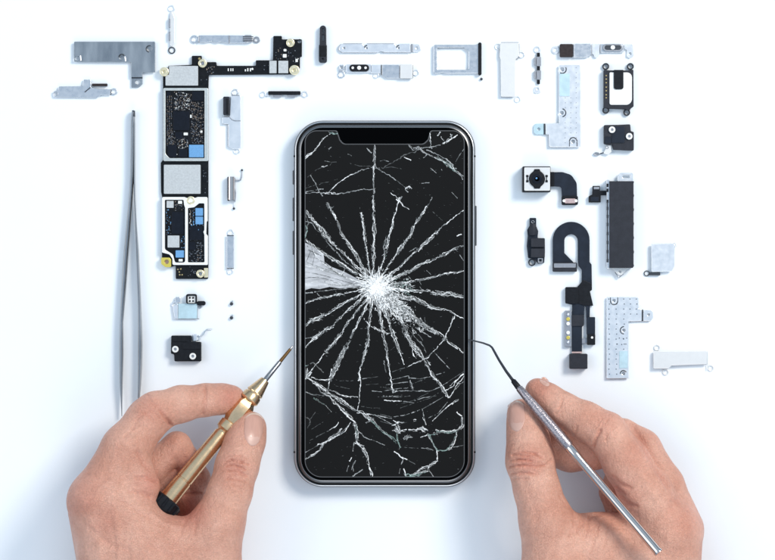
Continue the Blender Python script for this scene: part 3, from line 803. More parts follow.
q = MB(); q.ring(416, 72.8, 3.1, 1.7, .4, 2, 'pale'); T.part('screw_tab', q)
q = MB(); bar(q, 381.5, 65, 381.5, 75.4, .9, 3, 'fold'); bar(q, 371.2, 65.4, 371.2, 72, .6, 2.7, 'mid'); bar(q, 399.8, 65, 399.8, 78.4, .6, 3.4, 'mid'); T.part('fold', q)

T = Thing('sim_tray', 'silver card tray with a wide rectangular opening and a black end cap', 'card tray', 457, 60)
q = MB(); q.prism(fil([(433.4, 45), (478.6, 45), (478.6, 73.6), (446, 73.8), (443, 72.6), (438, 73.8), (433.4, 73.6)], [2, .4, .4, 1, 1, 1, 2]), .6, 3.6, 'steel', [fil([(437, 48), (464, 48), (468.6, 52), (468.6, 70), (437, 70)], [1, 2, 2, 1.5, 1.5])], .4); T.part('tray', q)
q = MB(); q.box(478, 42.8, 481.4, 75.6, .3, 5.4, 'black', r=1.6, bev=.5); T.part('end_cap', q)
q = MB(); bar(q, 437.6, 47.8, 465.4, 47.8, 1.0, 3.2, 'fold'); bar(q, 465.4, 48, 468.4, 51.4, .8, 3.2, 'mid'); T.part('inner_lip', q)
T = Thing('tiny_screw', 'single tiny dark screw beside the lower end of the card tray', 'screw', 481.6, 79, 'tiny loose screws')
q = MB(); q.disc(481.4, 79.2, 1.3, .1, 2, 'fold'); T.part('head', q); q = MB(); q.sweep([(481.4, 78.4, 1), (481.8, 77, .8)], [.5, .4], 'steel', 8); T.part('shank', q)

T = Thing('battery_bracket', 'upright cream T-shaped plate with three ring tabs, right of the card tray', 'bracket', 509, 72, BR)
q = MB(); q.prism(fil([(500.2, 43), (518.6, 43), (518.8, 56), (515.4, 60), (515.2, 97), (500.8, 97), (500.4, 60), (499.4, 57)], 1), 1.5, 4.2, 'cream'); T.part('plate', q)
for a in ((498, 46.6), (521.6, 55), (517.6, 99.4)): q = MB(); q.ring(*a, 3.1, 1.8, .4, 1.8, 'pale'); T.part('screw_tab', q)
q = MB(); bar(q, 500.8, 43, 518.4, 43, 1.1, 3.6, 'mid'); bar(q, 518.9, 44, 518.9, 55.4, .6, 3.6, 'mid'); bar(q, 499.5, 50, 499.6, 58, .9, 3, 'mid'); bar(q, 515.4, 59.8, 520, 57.4, .8, 2.6, 'mid'); bar(q, 501, 97, 512, 97, 1.3, 2.8, 'mid'); T.part('folded_rim', q)

T = Thing('contact_strip', 'tiny upright grey and black linked strip between the cream plate and the perforated plate', 'contact strip', 537.5, 70, BR)
q = MB(); q.box(536.8, 53, 539.8, 84.2, .6, 2.6, 'black', r=.4); T.part('bar', q)
for y in (57, 70.6): q = MB(); q.box(536.4, y, 540.8, y + 9.4, 2, 4.2, 'mid', r=.6); q.box(534, y + .6, 535.8, y + 8.4, .5, 3.4, 'mid', r=.4); T.part('spring_contact', q)
q = MB(); q.ring(537.2, 49.6, 3.5, 1.5, .4, 2.2, 'pale'); T.part('screw_tab', q)
q = MB(); q.prism(fil([(534, 87), (540.4, 87), (540.4, 93.4), (534, 93.4)], 1.6), .2, 1.2, 'pale', [circ(537.6, 89, .9, 10)]); T.part('end_tab', q)

T = Thing('flash_bracket', 'grey strip with a brown foam block and a grey one-dot pill, upper right', 'flash bracket', 592, 50, BR)
q = MB(); q.prism(fil([(573, 44), (591, 44), (591, 55), (587, 57.6), (573, 58)], .8), 1, 3.6, 'steel'); q.prism(fil([(591.6, 44.2), (599.4, 44.2), (599, 54), (597.6, 57.8), (594.4, 57.8), (593.4, 54.6), (591.6, 54)], [.4, .4, .8, 1.5, 1.5, .8, .4]), 1, 3, 'pale'); q.box(600, 44.4, 623.4, 52.8, .8, 2.6, 'steel', r=.6); T.part('plate', q)
q = MB(); q.box(559.6, 44.4, 572.6, 57.4, .8, 5.2, 'brown', r=1, bev=.5); T.part('foam_block', q)
q = MB(); q.box(602.4, 44.2, 622.6, 51.6, 2.2, 4.8, 'mid', r=3.6, bev=.5); q.prism(rect(604.2, 45.6, 620.8, 50.2, 2.3), 4.4, 5.2, 'fold', [circ(612.4, 47.8, 2.4)], .2); fl = T.part('flash_housing', q)
q = MB(); q.disc(612.4, 47.8, 2.2, 4.4, 5.3, 'white'); T.sub('flash_lamp', q, fl)
q = MB(); q.ring(555.4, 50, 4, 1.9, .4, 2, 'pale'); T.part('screw_tab', q)
q = MB(); q.prism(fil([(623.8, 44.4), (633, 44.4), (633.6, 56), (630, 58.4), (626.4, 57), (627, 50), (623.8, 49)], 1.4), .4, 2, 'pale', [circ(630, 53.8, 1.1, 10)]); T.part('end_tab', q)
q = MB(); bar(q, 591.3, 44.4, 591.3, 56, .8, 3.4, 'mid'); bar(q, 574, 44, 574, 58, .7, 3.6, 'pale'); bar(q, 600, 44.4, 600, 53, .7, 2.8, 'mid'); T.part('fold', q)

T = Thing('loudspeaker', 'black framed rectangular speaker with a white face and four ring ears, top right', 'speaker', 618, 90)
q = MB(); q.prism(fil([(603.2, 70.4), (608.6, 70.8), (627.4, 71), (632.8, 70), (633, 107), (630, 109), (629, 111), (624, 109.6), (608, 109), (603.2, 108)], .8), 1, 7, 'slate', bev=.6)
for (x, y) in ((605.6, 66.6), (630.2, 66.6), (605.6, 110.4), (626.6, 112.6)): q.ring(x, y, 3.4, 2.25, .3, 3, 'slate', .3)
T.part('frame', q)
q = MB(); q.prism(fil([(608.8, 73), (631.2, 73), (631.2, 105.4), (608.8, 105.4)], [1, 5, 6, 2]), 6, 8.2, 'white', bev=.5); T.part('face_plate', q)
q = MB(); q.prism(fil([(613, 70.6), (622.6, 70.6), (622.6, 90), (613, 90)], [.5, .5, 2.4, 2.4]), 7.5, 9.6, 'black', bev=.5); T.part('flex_tab', q)
q = MB(); [q.box(604.9, y, 606.3, y + 1.3, 6.8, 7.5, 'gold', r=.2, bev=.1) for y in (75.5, 79, 82.6, 87, 90.6, 94.6, 97.6)]; T.part('contacts', q)

T = Thing('shield_plate', 'tall pale plate with blue film and side tab, left of the white-faced speaker', 'metal plate', 565, 106, BR)
q = MB(); q.prism(fil([(558.6, 65.4), (580.2, 65.4), (580.4, 147.2), (549.2, 147.2), (548.6, 134.6), (545.4, 134.4), (545.4, 124), (558.8, 123.2)], .8), 2, 3.8, 'pale', [circ(562, 69.6, 1.6), circ(561.6, 113, 1.5), circ(573, 141.6, 1.5)])
for y in range(68, 144, 5):
    for x in (565, 570.5, 576):
        if y < 98 and x < 572: continue
        q.disc(x + random.uniform(-.2, .2), y, .42, 3.7, 4.0, 'mid', .02)
T.part('plate', q)
q = MB(); q.box(559.2, 74, 569.4, 96.4, 3.6, 4.3, 'ice', r=.4, bev=.1); T.part('film', q)
q = MB(); q.prism(fil([(533.6, 123.8), (543.8, 123.8), (543.8, 134.6), (533.6, 134.6)], [3, .5, .5, 3]), .4, 2, 'ice', [circ(538.6, 129.2, 1.2, 12)]); T.part('screw_tab', q)
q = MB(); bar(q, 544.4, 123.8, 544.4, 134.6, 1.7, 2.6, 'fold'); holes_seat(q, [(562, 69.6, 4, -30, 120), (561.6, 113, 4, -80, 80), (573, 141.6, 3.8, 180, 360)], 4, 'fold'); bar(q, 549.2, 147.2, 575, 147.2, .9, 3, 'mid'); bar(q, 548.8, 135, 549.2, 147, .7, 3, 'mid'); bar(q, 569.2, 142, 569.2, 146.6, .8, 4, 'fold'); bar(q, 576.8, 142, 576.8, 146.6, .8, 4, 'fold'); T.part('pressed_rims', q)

def ring_eye(T, x, y, z=8.4): q = MB(); q.ring(x, y, 3.3, 1.4, z - 1, z + 1, 'white', .35); q.disc(x, y, 1.4, z - 2, z - .2, 'mid'); return T.part('screw_ring', q)
T = Thing('antenna_module', 'dark slate block with two white-rimmed holes and a silver loop clip, below the white-faced speaker', 'antenna module', 618, 140)
q = MB(); q.prism(fil([(603.4, 125.4), (617, 125.2), (629.6, 124.6), (630.2, 131.4), (633.2, 132.4), (633.2, 151), (613, 150), (612, 144.8), (603.4, 144.4)], 1.2), .6, 7.4, 'slate', bev=.7); T.part('body', q)
q = MB(); q.box(611, 127, 624, 143.4, 7, 8.2, 'navy', r=1); q.box(604.4, 137, 610.6, 143.6, 7, 8, 'navy', r=.8); T.part('cover', q)
ring_eye(T, 611.3, 130.2); ring_eye(T, 628.4, 136.8)
q = MB(); q.prism(fil([(605.6, 145), (611, 145.4), (611.4, 152), (608, 155), (603, 153.4), (605.4, 149)], .8), .4, 4, 'cream'); q.ring(606.8, 147.4, 1.7, .8, 3.6, 4.8, 'mid'); T.part('spring_clip', q)
q = MB(); q.prism(circ(596.6, 154, 3.3, 18, 1.9), .4, 2.2, 'mid', [circ(596.6, 154, 2.2, 14, .9)]); bar(q, 599, 154, 604, 152.6, 1.1, 1.6, 'fold'); T.part('wire_loop', q)

T = Thing('camera_module', 'square silver camera module with round black lens and curved flex cable', 'camera', 536, 180)
q = MB(); q.box(521.8, 167, 549.6, 192.6, .5, 15, 'black', r=1, bev=.5); T.part('housing', q)
q = MB(); q.box(523.4, 168, 549, 191.2, 14.6, 16.4, 'cream', r=.8, bev=.4); T.part('face_plate', q)
q = MB(); oc = [(536 + 8 * math.cos(math.radians(a)) * (1.0 if i % 2 else 1.02), 179.6 + 8.4 * math.sin(math.radians(a))) for i, a in enumerate(range(0, 360, 15))]
q.prism(oc, 16, 18, 'black', bev=.6); q.prism(fil([(533.6, 169.8), (538.6, 169.8), (540, 173), (532, 173)], .5), 16, 17.4, 'black'); q.prism(fil([(533.4, 189.2), (538.8, 189.2), (540.4, 186), (531.8, 186)], .5), 16, 17.4, 'black')
lz = T.part('lens_barrel', q)
q = MB(); q.disc(536, 179.6, 5, 17.6, 18.6, 'iron'); q.disc(536, 179.6, 2.4, 18.4, 19, 'bezel'); q.disc(535.4, 179, .9, 18.6, 19.3, 'blue', .1); T.sub('lens_glass', q, lz)
q = MB(); [(q.box(x - 1.2, 175.6, x + 1.2, 177.8, 16, 17, 'black', r=.4), q.box(x - 1.2, 180.8, x + 1.2, 183, 16, 17, 'black', r=.4), q.box(x - .6, 177.8, x + .4, 181, 16, 16.9, 'black', r=.2)) for x in (526.4, 545.6)]; T.part('focus_clip', q)
q = MB(); q.prism(fil([(549.6, 172.4), (562, 172.2), (571, 175), (576.4, 183), (576.8, 197), (561.6, 197), (561, 187), (549.6, 186.6)], [.5, 6, 8, 8, .5, .5, 2.5, .5]), 3.6, 5, 'navy', bev=.2); q.box(549.4, 172.2, 554, 186.8, 4.6, 6, 'black', r=.4); T.part('flex_cable', q)
q = MB(); q.box(561.4, 196, 577.6, 205.2, .6, 6, 'black', r=1.6, bev=.5); cn = T.part('connector', q)
q = MB(); q.box(564.4, 198.8, 574.8, 203.4, 5.6, 7, 'pink', r=.6); q.disc(563.6, 201, 1.5, 5.6, 7.2, 'white'); q.disc(575.6, 201, 1.5, 5.6, 7.2, 'white'); [bar(q, 565.4, y, 574, y, .4, 7.1, 'mid', .15) for y in (200, 201.2, 202.4)]; T.sub('contact_pins', q, cn)

T = Thing('vibration_motor', 'long dark grey upright slab with metal end tabs and a black side connector, right side', 'vibration motor', 620, 225)
q = MB(); w = []
for y in range(182, 268, 2): w.append((632.4 + (.5 if (y // 2) % 7 == 0 else 0), y))
q.prism([(608.4, 181.6)] + [(632, 181.6)] + w + [(631.6, 268), (608.4, 268)], .6, 13, 'slate', bev=.5); T.part('body', q)
q = MB(); q.box(605.8, 180.2, 608.6, 268.4, .5, 11, 'steel', r=.4); [q.box(605.6, y, 607.6, y + 3.4, 10.8, 11.5, 'black', r=.2) for y in (184, 189, 200, 207, 215, 223, 232, 241, 250, 259)]; q.box(605.8, 202, 607.2, 262, 10.6, 11.6, 'fold', r=.2); T.part('metal_side', q)
q = MB(); q.prism(fil([(617, 181.8), (617.4, 176), (620, 173), (632.6, 172.8), (632.8, 181.8)], 1), 3.4, 5, 'pale', [rect(622, 175, 630, 178.4, 1)]); T.part('end_tab', q)
q = MB(); q.prism(fil([(611.4, 267.6), (628, 267.6), (621.4, 275), (617.8, 275)], [.3, .3, 1, 1]), 4, 5.4, 'cream', [circ(619.6, 271.6, 1.5, 12)]); bar(q, 614.6, 272.4, 618.8, 277.6, 1, 3.8, 'mid'); bar(q, 618.8, 277.6, 623, 274, 1, 3.8, 'mid'); T.part('end_tab', q)
q = MB(); q.prism(fil([(592.4, 186), (599.6, 186), (599.6, 190.8), (606, 190.8), (606, 195.4), (600.4, 195.4), (600.4, 202.6), (588.4, 202.6), (588.4, 196.4), (592, 194.6)], .5), 1.2, 4, 'black'); T.part('connector', q)
q = MB(); q.box(593.4, 187, 598.8, 189.4, 3.8, 4.6, 'mid', r=.4); q.box(590.4, 197, 598.4, 201.4, 3.8, 4.6, 'navy', r=.4); T.part('connector_pad', q)

T = Thing('microphone_flex', 'small dark upright flex part with a ring foot, left of the looped flex cable', 'flex part', 535, 242)
q = MB(); q.prism(fil([(529.4, 218), (536, 218), (536, 226), (538, 231), (537.4, 238), (544.6, 238.2), (544.8, 252), (544, 263), (538, 263.8), (534, 259), (528, 258), (526.6, 246), (527.6, 236), (527, 230), (529.4, 226)], .8), .5, 4, 'navy'); T.part('flex', q)
q = MB(); q.ring(531.8, 262.4, 3.7, 1.9, .4, 3.6, 'navy', .5); T.part('screw_ring', q)
for a in ((530.6, 238.4, 544.4, 247.2), (530.6, 248.6, 544.4, 257.4)): q = MB(); q.box(*a, 3.6, 8, 'slate', r=.8, bev=.5); T.part('microphone_block', q)
q = MB(); q.sweep([(532.6, 224, 5), (532.6, 231, 5.4), (532.6, 235, 4.6)], [(2.6, 2), (4.2, 2.8), (3.4, 2)], 'slate', 14); T.part('dome', q)
q = MB(); q.ring(532.6, 222, 1.6, .8, 3.8, 4.6, 'mid'); q.prism(rect(537.6, 257.8, 542.6, 262.8, .5), 3.8, 5.4, 'mid', [rect(538.8, 259, 541.4, 261.6, .3)]); T.part('contact_frame', q)

T = Thing('flex_cable_assembly', 'long black looped flex cable with gold contacts and a block at its foot', 'flex cable', 575, 300)
q = MB()
oa = [(552.6, 264), (552.6, 240)] + [(571 - 18.4 * math.cos(math.radians(a)), 240 - 18.2 * math.sin(math.radians(a))) for a in range(0, 181, 10)] + [(589.4, 262), (591.4, 264.6), (591.8, 289.6), (589.8, 291.4), (593, 305.6), (589.8, 306), (589.4, 318), (586.2, 318), (585.8, 307), (584.2, 306), (583.8, 324.6), (581.8, 327), (581.8, 353), (571.6, 353), (572, 304.8), (565.6, 303.4), (566.2, 287), (576.8, 287.2), (581.4, 282), (581.6, 270), (578.4, 266), (577.6, 260)] + [(570.9 + 6.7 * math.cos(math.radians(a)), 241 - 6.6 * math.sin(math.radians(a))) for a in range(0, 181, 12)] + [(564.2, 253), (574, 263)]
q.prism(oa, 1, 3, 'navy', bev=.25); T.part('ribbon', q)
q = MB(); q.box(552.4, 262.6, 576.6, 271.8, 1.4, 5, 'slate', r=1, bev=.5); q.box(553.6, 263.4, 575.4, 267.6, 4.8, 5.6, 'mid', r=.6); T.part('connector', q)
q = MB(); q.box(565, 287, 577.6, 303.6, 2.6, 5.4, 'black', r=1.2); T.part('stiffener', q)
q = MB(); q.prism(fil([(577, 287), (583, 280), (591.6, 284), (591.6, 290), (589.6, 291.4), (592.6, 305.6), (584, 305.4), (577, 303)], .8), 2.8, 4.2, 'black'); T.part('stiffener', q)
q = MB(); q.box(571.4, 315, 583.4, 326, 2.8, 4.4, 'slate', r=.5); T.part('stiffener', q)
q = MB(); q.box(564.4, 310.6, 571.4, 346.6, .5, 3.8, 'mid', r=1); cs = T.part('contact_plate', q)
for y, k in ((319, 'yellow'), (323.6, 'white'), (332.6, 'white'), (337.6, 'yellow'), (342.2, 'pale'), (314.4, 'pale')): q = MB(); q.disc(567.8, y, 1.9 if k != 'pale' else 1.2, 3.6, 5, k, .4); T.sub('contact', q, cs)
q = MB(); q.box(586.4, 317, 594.8, 334.4, .6, 4.4, 'navy', r=.6); q.box(586.8, 334, 594.8, 344.8, .6, 6, 'black', r=.8, bev=.4); q.disc(591.6, 337.4, 1.2, 5.6, 6.4, 'white'); T.part('sensor', q)
q = MB(); q.box(581.4, 338.4, 587.4, 343.4, .6, 2.8, 'mid', r=.6); T.part('link_plate', q)
q = MB(); q.box(569, 353.6, 586.8, 368.6, .5, 10, 'slate', r=1, bev=.7); q.box(571.6, 351.6, 581.6, 353.2, .8, 4, 'pink', r=.3); T.part('foot_block', q)

T = Thing('metal_bracket', 'pale square plate with a dark ring foot, right of the long dark slab', 'bracket', 662, 258, BR)
q = MB(); q.prism(fil([(650.8, 244), (674, 243.6), (673.8, 266), (671, 271.2), (651, 272)], 1), 3.2, 5.2, 'pale'); T.part('plate', q)
q = MB(); q.ring(646.6, 273.4, 2.9, 1.4, .4, 2.6, 'fold'); q.box(649.2, 272.2, 660, 275.4, .4, 3, 'fold', r=.6); T.part('foot', q)
q = MB(); q.sweep([(670.6, 243.2, 3.6), (673.6, 242.4, 3), (675.4, 246.4, 1)], [.8, .8, .8], 'pale', 8); q.ring(658.4, 254, 0.1, 0.05, 1, 2, 'pale') if False else None; T.part('hook', q)

T = Thing('shield_plate', 'upright L-shaped plate full of tiny dimples, between the flex cable foot and the cream bracket', 'metal plate', 622, 336, BR)
q = MB(); q.prism(fil([(606.4, 297), (638, 297), (638.2, 308.6), (641.4, 309.6), (641.4, 320.8), (628.2, 321.2), (628.2, 378.2), (606.4, 378.6)], .8), 1.6, 3.4, 'pale', [circ(613.8, 300.4, 1.3, 12), circ(623.6, 330.2, 1.3, 12), circ(623.2, 373.2, 1.3, 12)])
for yi, y in enumerate(range(299, 377, 5)):
    for x in (608.6, 615.8, 623.4, 629.6, 636):
        if x > 626 and y > 318: continue
        if x > 620 and 350 < y < 372: continue
        if math.hypot(x - 613.8, y - 300.4) < 4 or math.hypot(x - 623.6, y - 330.2) < 4: continue
        q.disc(x + (yi % 2) * .6, y, .5, 3.3, 3.62, 'fold', .02)
for (x, y) in ((619, 338), (623, 338.5), (626.4, 338), (617, 344), (621.4, 344.4), (625.6, 344)): q.disc(x, y, .5, 3.3, 3.62, 'fold', .02)
T.part('plate', q)
q = MB(); q.box(619, 351, 627.4, 368, 3.2, 3.9, 'ice', r=.4, bev=.1); T.part('film', q)
q = MB(); q.prism(fil([(643, 309.8), (652.6, 310), (652.8, 318.4), (650, 320.8), (643, 320.8)], [.4, 2, 2, 2, .4]), .5, 2.4, 'pale', [circ(648.4, 314.6, 1.1, 12)]); T.part('screw_tab', q)
q = MB(); bar(q, 642.2, 309.6, 642.2, 320.8, 1.4, 2.8, 'fold'); holes_seat(q, [(613.8, 301, 3.6, 0, 180), (623.6, 330.2, 3.6, 90, 270), (623.2, 373.6, 3.2, 180, 330)], 3.5, 'fold'); bar(q, 628.6, 321.3, 650, 321.1, .8, 2, 'mid'); bar(q, 606.6, 378.6, 626, 378.4, .7, 2.6, 'mid'); bar(q, 610.2, 297.4, 610.2, 301, .8, 3.5, 'fold'); bar(q, 617.4, 297.4, 617.4, 301, .8, 3.5, 'fold'); T.part('pressed_rims', q)

T = Thing('battery_bracket', 'horizontal cream plate with three thin ring tabs, lowest part at far right', 'bracket', 682, 358, BR)
q = MB(); q.prism(fil([(653, 351), (706.6, 350.8), (706.4, 364), (671, 365.4), (668.4, 368.4), (653, 368.4)], .8), 2.2, 5, 'cream'); T.part('plate', q)
for a in ((657, 347.6), (665.6, 372), (710.6, 368)): q = MB(); q.ring(*a, 3.1, 2, .5, 2, 'cream'); T.part('screw_tab', q)
q = MB(); bar(q, 653.2, 368.4, 668, 368.4, .8, 3.6, 'mid'); bar(q, 671, 365.5, 706, 364.2, .6, 3.6, 'mid'); bar(q, 706.9, 351, 707.2, 370, .8, 2, 'pale'); T.part('folded_rim', q)

T = Thing('metal_bracket', 'pale upright bracket with a black rubber block on its left, right of the circuit board', 'bracket', 232, 122, BR)
q = MB(); q.prism(fil([(231, 96), (241, 96), (241.2, 148), (238.4, 149.4), (232, 148.8), (228.6, 147), (228.6, 124.2), (222.4, 124), (222.4, 117.4), (230, 116.6)], 1), 1.4, 3, 'pale'); T.part('plate', q)
q = MB(); q.ring(235.2, 92.4, 3.3, 1.7, .4, 2, 'steel'); T.part('screw_tab', q)
q = MB(); q.ring(236.8, 151, 3.2, 1.6, .4, 2, 'pale'); T.part('screw_tab', q)
q = MB(); q.box(223.6, 97, 229.8, 115.4, .5, 7, 'slate', r=1, bev=.6); q.box(226.6, 99, 229, 114.6, 6.8, 7.6, 'black', r=.6); T.part('rubber_block', q)
q = MB(); bar(q, 231.6, 95.8, 239.4, 95.8, 1.2, 2.4, 'mid')
q.sweep([(224, 117, 3.1), (229.6, 117.2, 3.1), (232.4, 120, 3.1), (235, 121, 3.1), (240.8, 121, 3.1)], [.5] * 5, 'mid', 8); bar(q, 228.3, 124.6, 228.3, 147, .8, 2.2, 'mid'); bar(q, 222.6, 124.2, 228.6, 124.2, .7, 2.2, 'mid'); T.part('folded_rim', q)

T = Thing('spring_bracket', 'small shiny half-round bracket with thin foot wires, above the narrow link plate', 'bracket', 233, 190, BR)
q = MB(); q.sweep([(231.2, 177, 5), (231.2, 200, 5)], [3.6, 3.6], 'chrome', 18); q.box(227.8, 177, 229.6, 201, .6, 7, 'black', r=.5); T.part('body', q)
q = MB(); q.prism(fil([(234, 177.4), (235.6, 178), (235.2, 187), (236.2, 192), (235.6, 202.4), (232, 200)], .6), 1, 4, 'mid'); T.part('wing', q)
q = MB(); q.sweep([(235.6, 180.4, 2), (240.6, 180.4, 1.4), (241.8, 177, 1), (242, 171, .8)], [.7, .6, .5, .5], 'mid', 8); q.disc(242, 170.2, 1.1, .2, 1.6, 'fold'); T.part('foot_wire', q)
q = MB(); q.sweep([(235, 202, 2), (234.4, 208, .8)], [.4, .4], 'pale', 8); q.disc(234, 208.6, 1.2, .2, 1.8, 'fold'); T.part('foot_wire', q)

T = Thing('metal_bracket', 'narrow pale link plate with a tab at both ends, above two tiny screws', 'bracket', 230.5, 252, BR)
q = MB(); q.box(227, 236, 234, 268, 1.2, 2.8, 'steel', r=.4); T.part('plate', q)
q = MB(); q.ring(230.8, 232.6, 3.2, 1.6, .4, 2, 'pale'); T.part('screw_tab', q)
q = MB(); q.ring(230.2, 271.4, 3.2, 1.6, .4, 2, 'pale'); T.part('screw_tab', q)
q = MB(); bar(q, 227, 235.8, 234, 235.8, 1.1, 2.4, 'fold'); bar(q, 227, 268.2, 234, 268.2, 1.1, 2.4, 'fold'); T.part('fold', q)

for y, l in ((303.2, 'upper of the two tiny dark screws below the narrow link plate'), (317.2, 'lower of the two tiny dark screws below the narrow link plate')):
    T = Thing('tiny_screw', l, 'screw', 232, y, 'tiny loose screws')
    q = MB(); q.disc(231.6, y + .6, 1.7, .1, 2.4, 'fold', .4); T.part('head', q)
    q = MB(); q.sweep([(232, y, 1.4), (232.6, y - 2.6, 1.1)], [.9, .7], 'steel', 10); T.part('shank', q)

T = Thing('connector_bracket', 'small ice-blue plate with a black-framed socket on top, below the circuit board', 'connector bracket', 187, 308, BR)
q = MB(); q.box(177.4, 303.6, 197.4, 318.6, 1, 2.8, 'ice', r=.6); q.prism(fil([(173, 306), (178, 304), (178, 319), (175, 318.6)], .6), .6, 3.2, 'pale'); T.part('plate', q)
q = MB(); q.ring(174.6, 304.6, 3.6, 1.3, .4, 2, 'pale'); T.part('screw_tab', q)
q = MB(); q.box(175.4, 297, 180.4, 302.6, .5, 2.4, 'steel', r=1); T.part('grey_shade_piece', q)  # grey shade beside the socket, given shape as a steel piece
q = MB(); q.prism(rect(186.4, 294, 197.2, 303.8, 2), 1, 5.2, 'black', [rect(188, 295.8, 195.8, 303, 1)]); q.box(187.8, 295.6, 196, 303.2, 1, 3.6, 'white', r=.5); fr_ = T.part('socket', q)
for x in (190.2, 193.4):
    for y in (297.8, 301): q = MB(); q.box(x - .8, y - .9, x + .8, y + .9, 3.4, 4.4, 'black', r=.3); T.sub('pin', q, fr_)
q = MB(); q.box(197, 301, 205.8, 305.4, 1, 4.2, 'black', r=2); T.part('plug_tail', q)
q = MB(); bar(q, 176, 318.8, 199.4, 318.8, .8, 2.2, 'mid'); bar(q, 178.2, 304, 178.2, 318, .6, 3, 'mid'); bar(q, 197.6, 305, 197.6, 318.4, .6, 2.6, 'mid'); q.ring(200.2, 307, 1.4, .6, .6, 2, 'mid'); T.part('folded_rim', q)

T = Thing('antenna_module', 'black stepped block with two white-rimmed holes, just above the hand with the brass screwdriver', 'antenna module', 186, 348)
q = MB(); q.prism(fil([(171.8, 335.4), (192, 335.4), (192.4, 341.4), (201.6, 341.8), (201.6, 361.2), (175, 361.2), (174.6, 354.2), (171.4, 353.4)], 1.2), .5, 7.4, 'black', bev=.7); T.part('body', q)
q = MB(); q.box(183, 342.6, 200.6, 349, 7, 8.2, 'black', r=1); q.box(173, 336.6, 190, 341.6, 7, 8, 'black', r=1); T.part('cover', q)
ring_eye(T, 176, 349); ring_eye(T, 193.4, 356)
q = MB(); q.ring(198, 337.6, 2.6, 1.2, .5, 2.4, 'pale'); q.box(193.4, 334, 197, 341, .5, 2.2, 'pale', r=.6); T.part('spring_clip', q)
q = MB(); q.sweep([(200.4, 336, 2), (203.4, 334.4, 2), (204.8, 331.6, 1.6), (207, 329.4, 1.4), (212, 329.2, 1)], [.9, .9, .8, .6, .5], 'steel', 8); T.part('spring_wire', q)

# ------------------------------------------------------------------ tweezers
T = Thing('tweezers', 'slender grey steel tweezers lying open with points down, left of the circuit board', 'tweezers', 131, 260)
def arm(pts):   # (x, y, width)
    P = []
    for (x0, y0, w0), (x1, y1, w1) in zip(pts, pts[1:]):
        for i in range(4): f = i / 4; P.append((x0 + (x1 - x0) * f, y0 + (y1 - y0) * f, w0 + (w1 - w0) * f))
    P.append(pts[-1])
    q = MB(); path = [(x, y, 5.2) for x, y, w in P]; rad = [(max(w / 2, .35), max(1.2, min(4.2, w * 1.1 + .8))) for x, y, w in P]
    q.sweep(path, rad, 'tweez', 10); return q
T.part('arm', arm([(133.9, 110.5, 1.4), (133.6, 113, 3.2), (133.2, 125, 3.6), (133.1, 150, 3.8), (132.7, 175, 3.6), (131.2, 200, 4.2), (129.2, 225, 4.6), (127, 250, 5), (125.2, 275, 5), (123.6, 300, 4.4), (122.2, 322, 3.4), (122, 335, 4), (122, 355, 4.2), (121.8, 380, 3.2), (122.1, 400, 1.8), (122.4, 416, .7)]))
T.part('arm', arm([(134.5, 112, 1.4), (134.9, 125, 1.8), (134.9, 150, 1.8), (134.9, 180, 1.8), (135.4, 200, 1.8), (136.5, 225, 2), (138, 250, 2.6), (139.2, 280, 3), (140.2, 305, 3.2), (140.6, 325, 3.8), (140.8, 345, 4.4), (140.6, 365, 4.2), (140, 385, 3.2), (139.2, 400, 2.2), (138.8, 414, .8)]))
q = MB(); q.sweep([(134, 111, 5.2), (133.9, 117, 5.2)], [(1.6, 3), (1.9, 4.2)], 'fold', 10); T.part('welded_end', q)

# ------------------------------------------------------------------ hands (one continuous skin each)
def K_(x, y, z):           # layout point seen at x, y but lying at height z
    k = (H - z) / H; return (387.5 + (x - 387.5) * k, 280 + (y - 280) * k, z)

def smin(a, b, k):
    h = np.clip(.5 + .5 * (b - a) / k, 0, 1); return b + (a - b) * h - k * h * (1 - h)

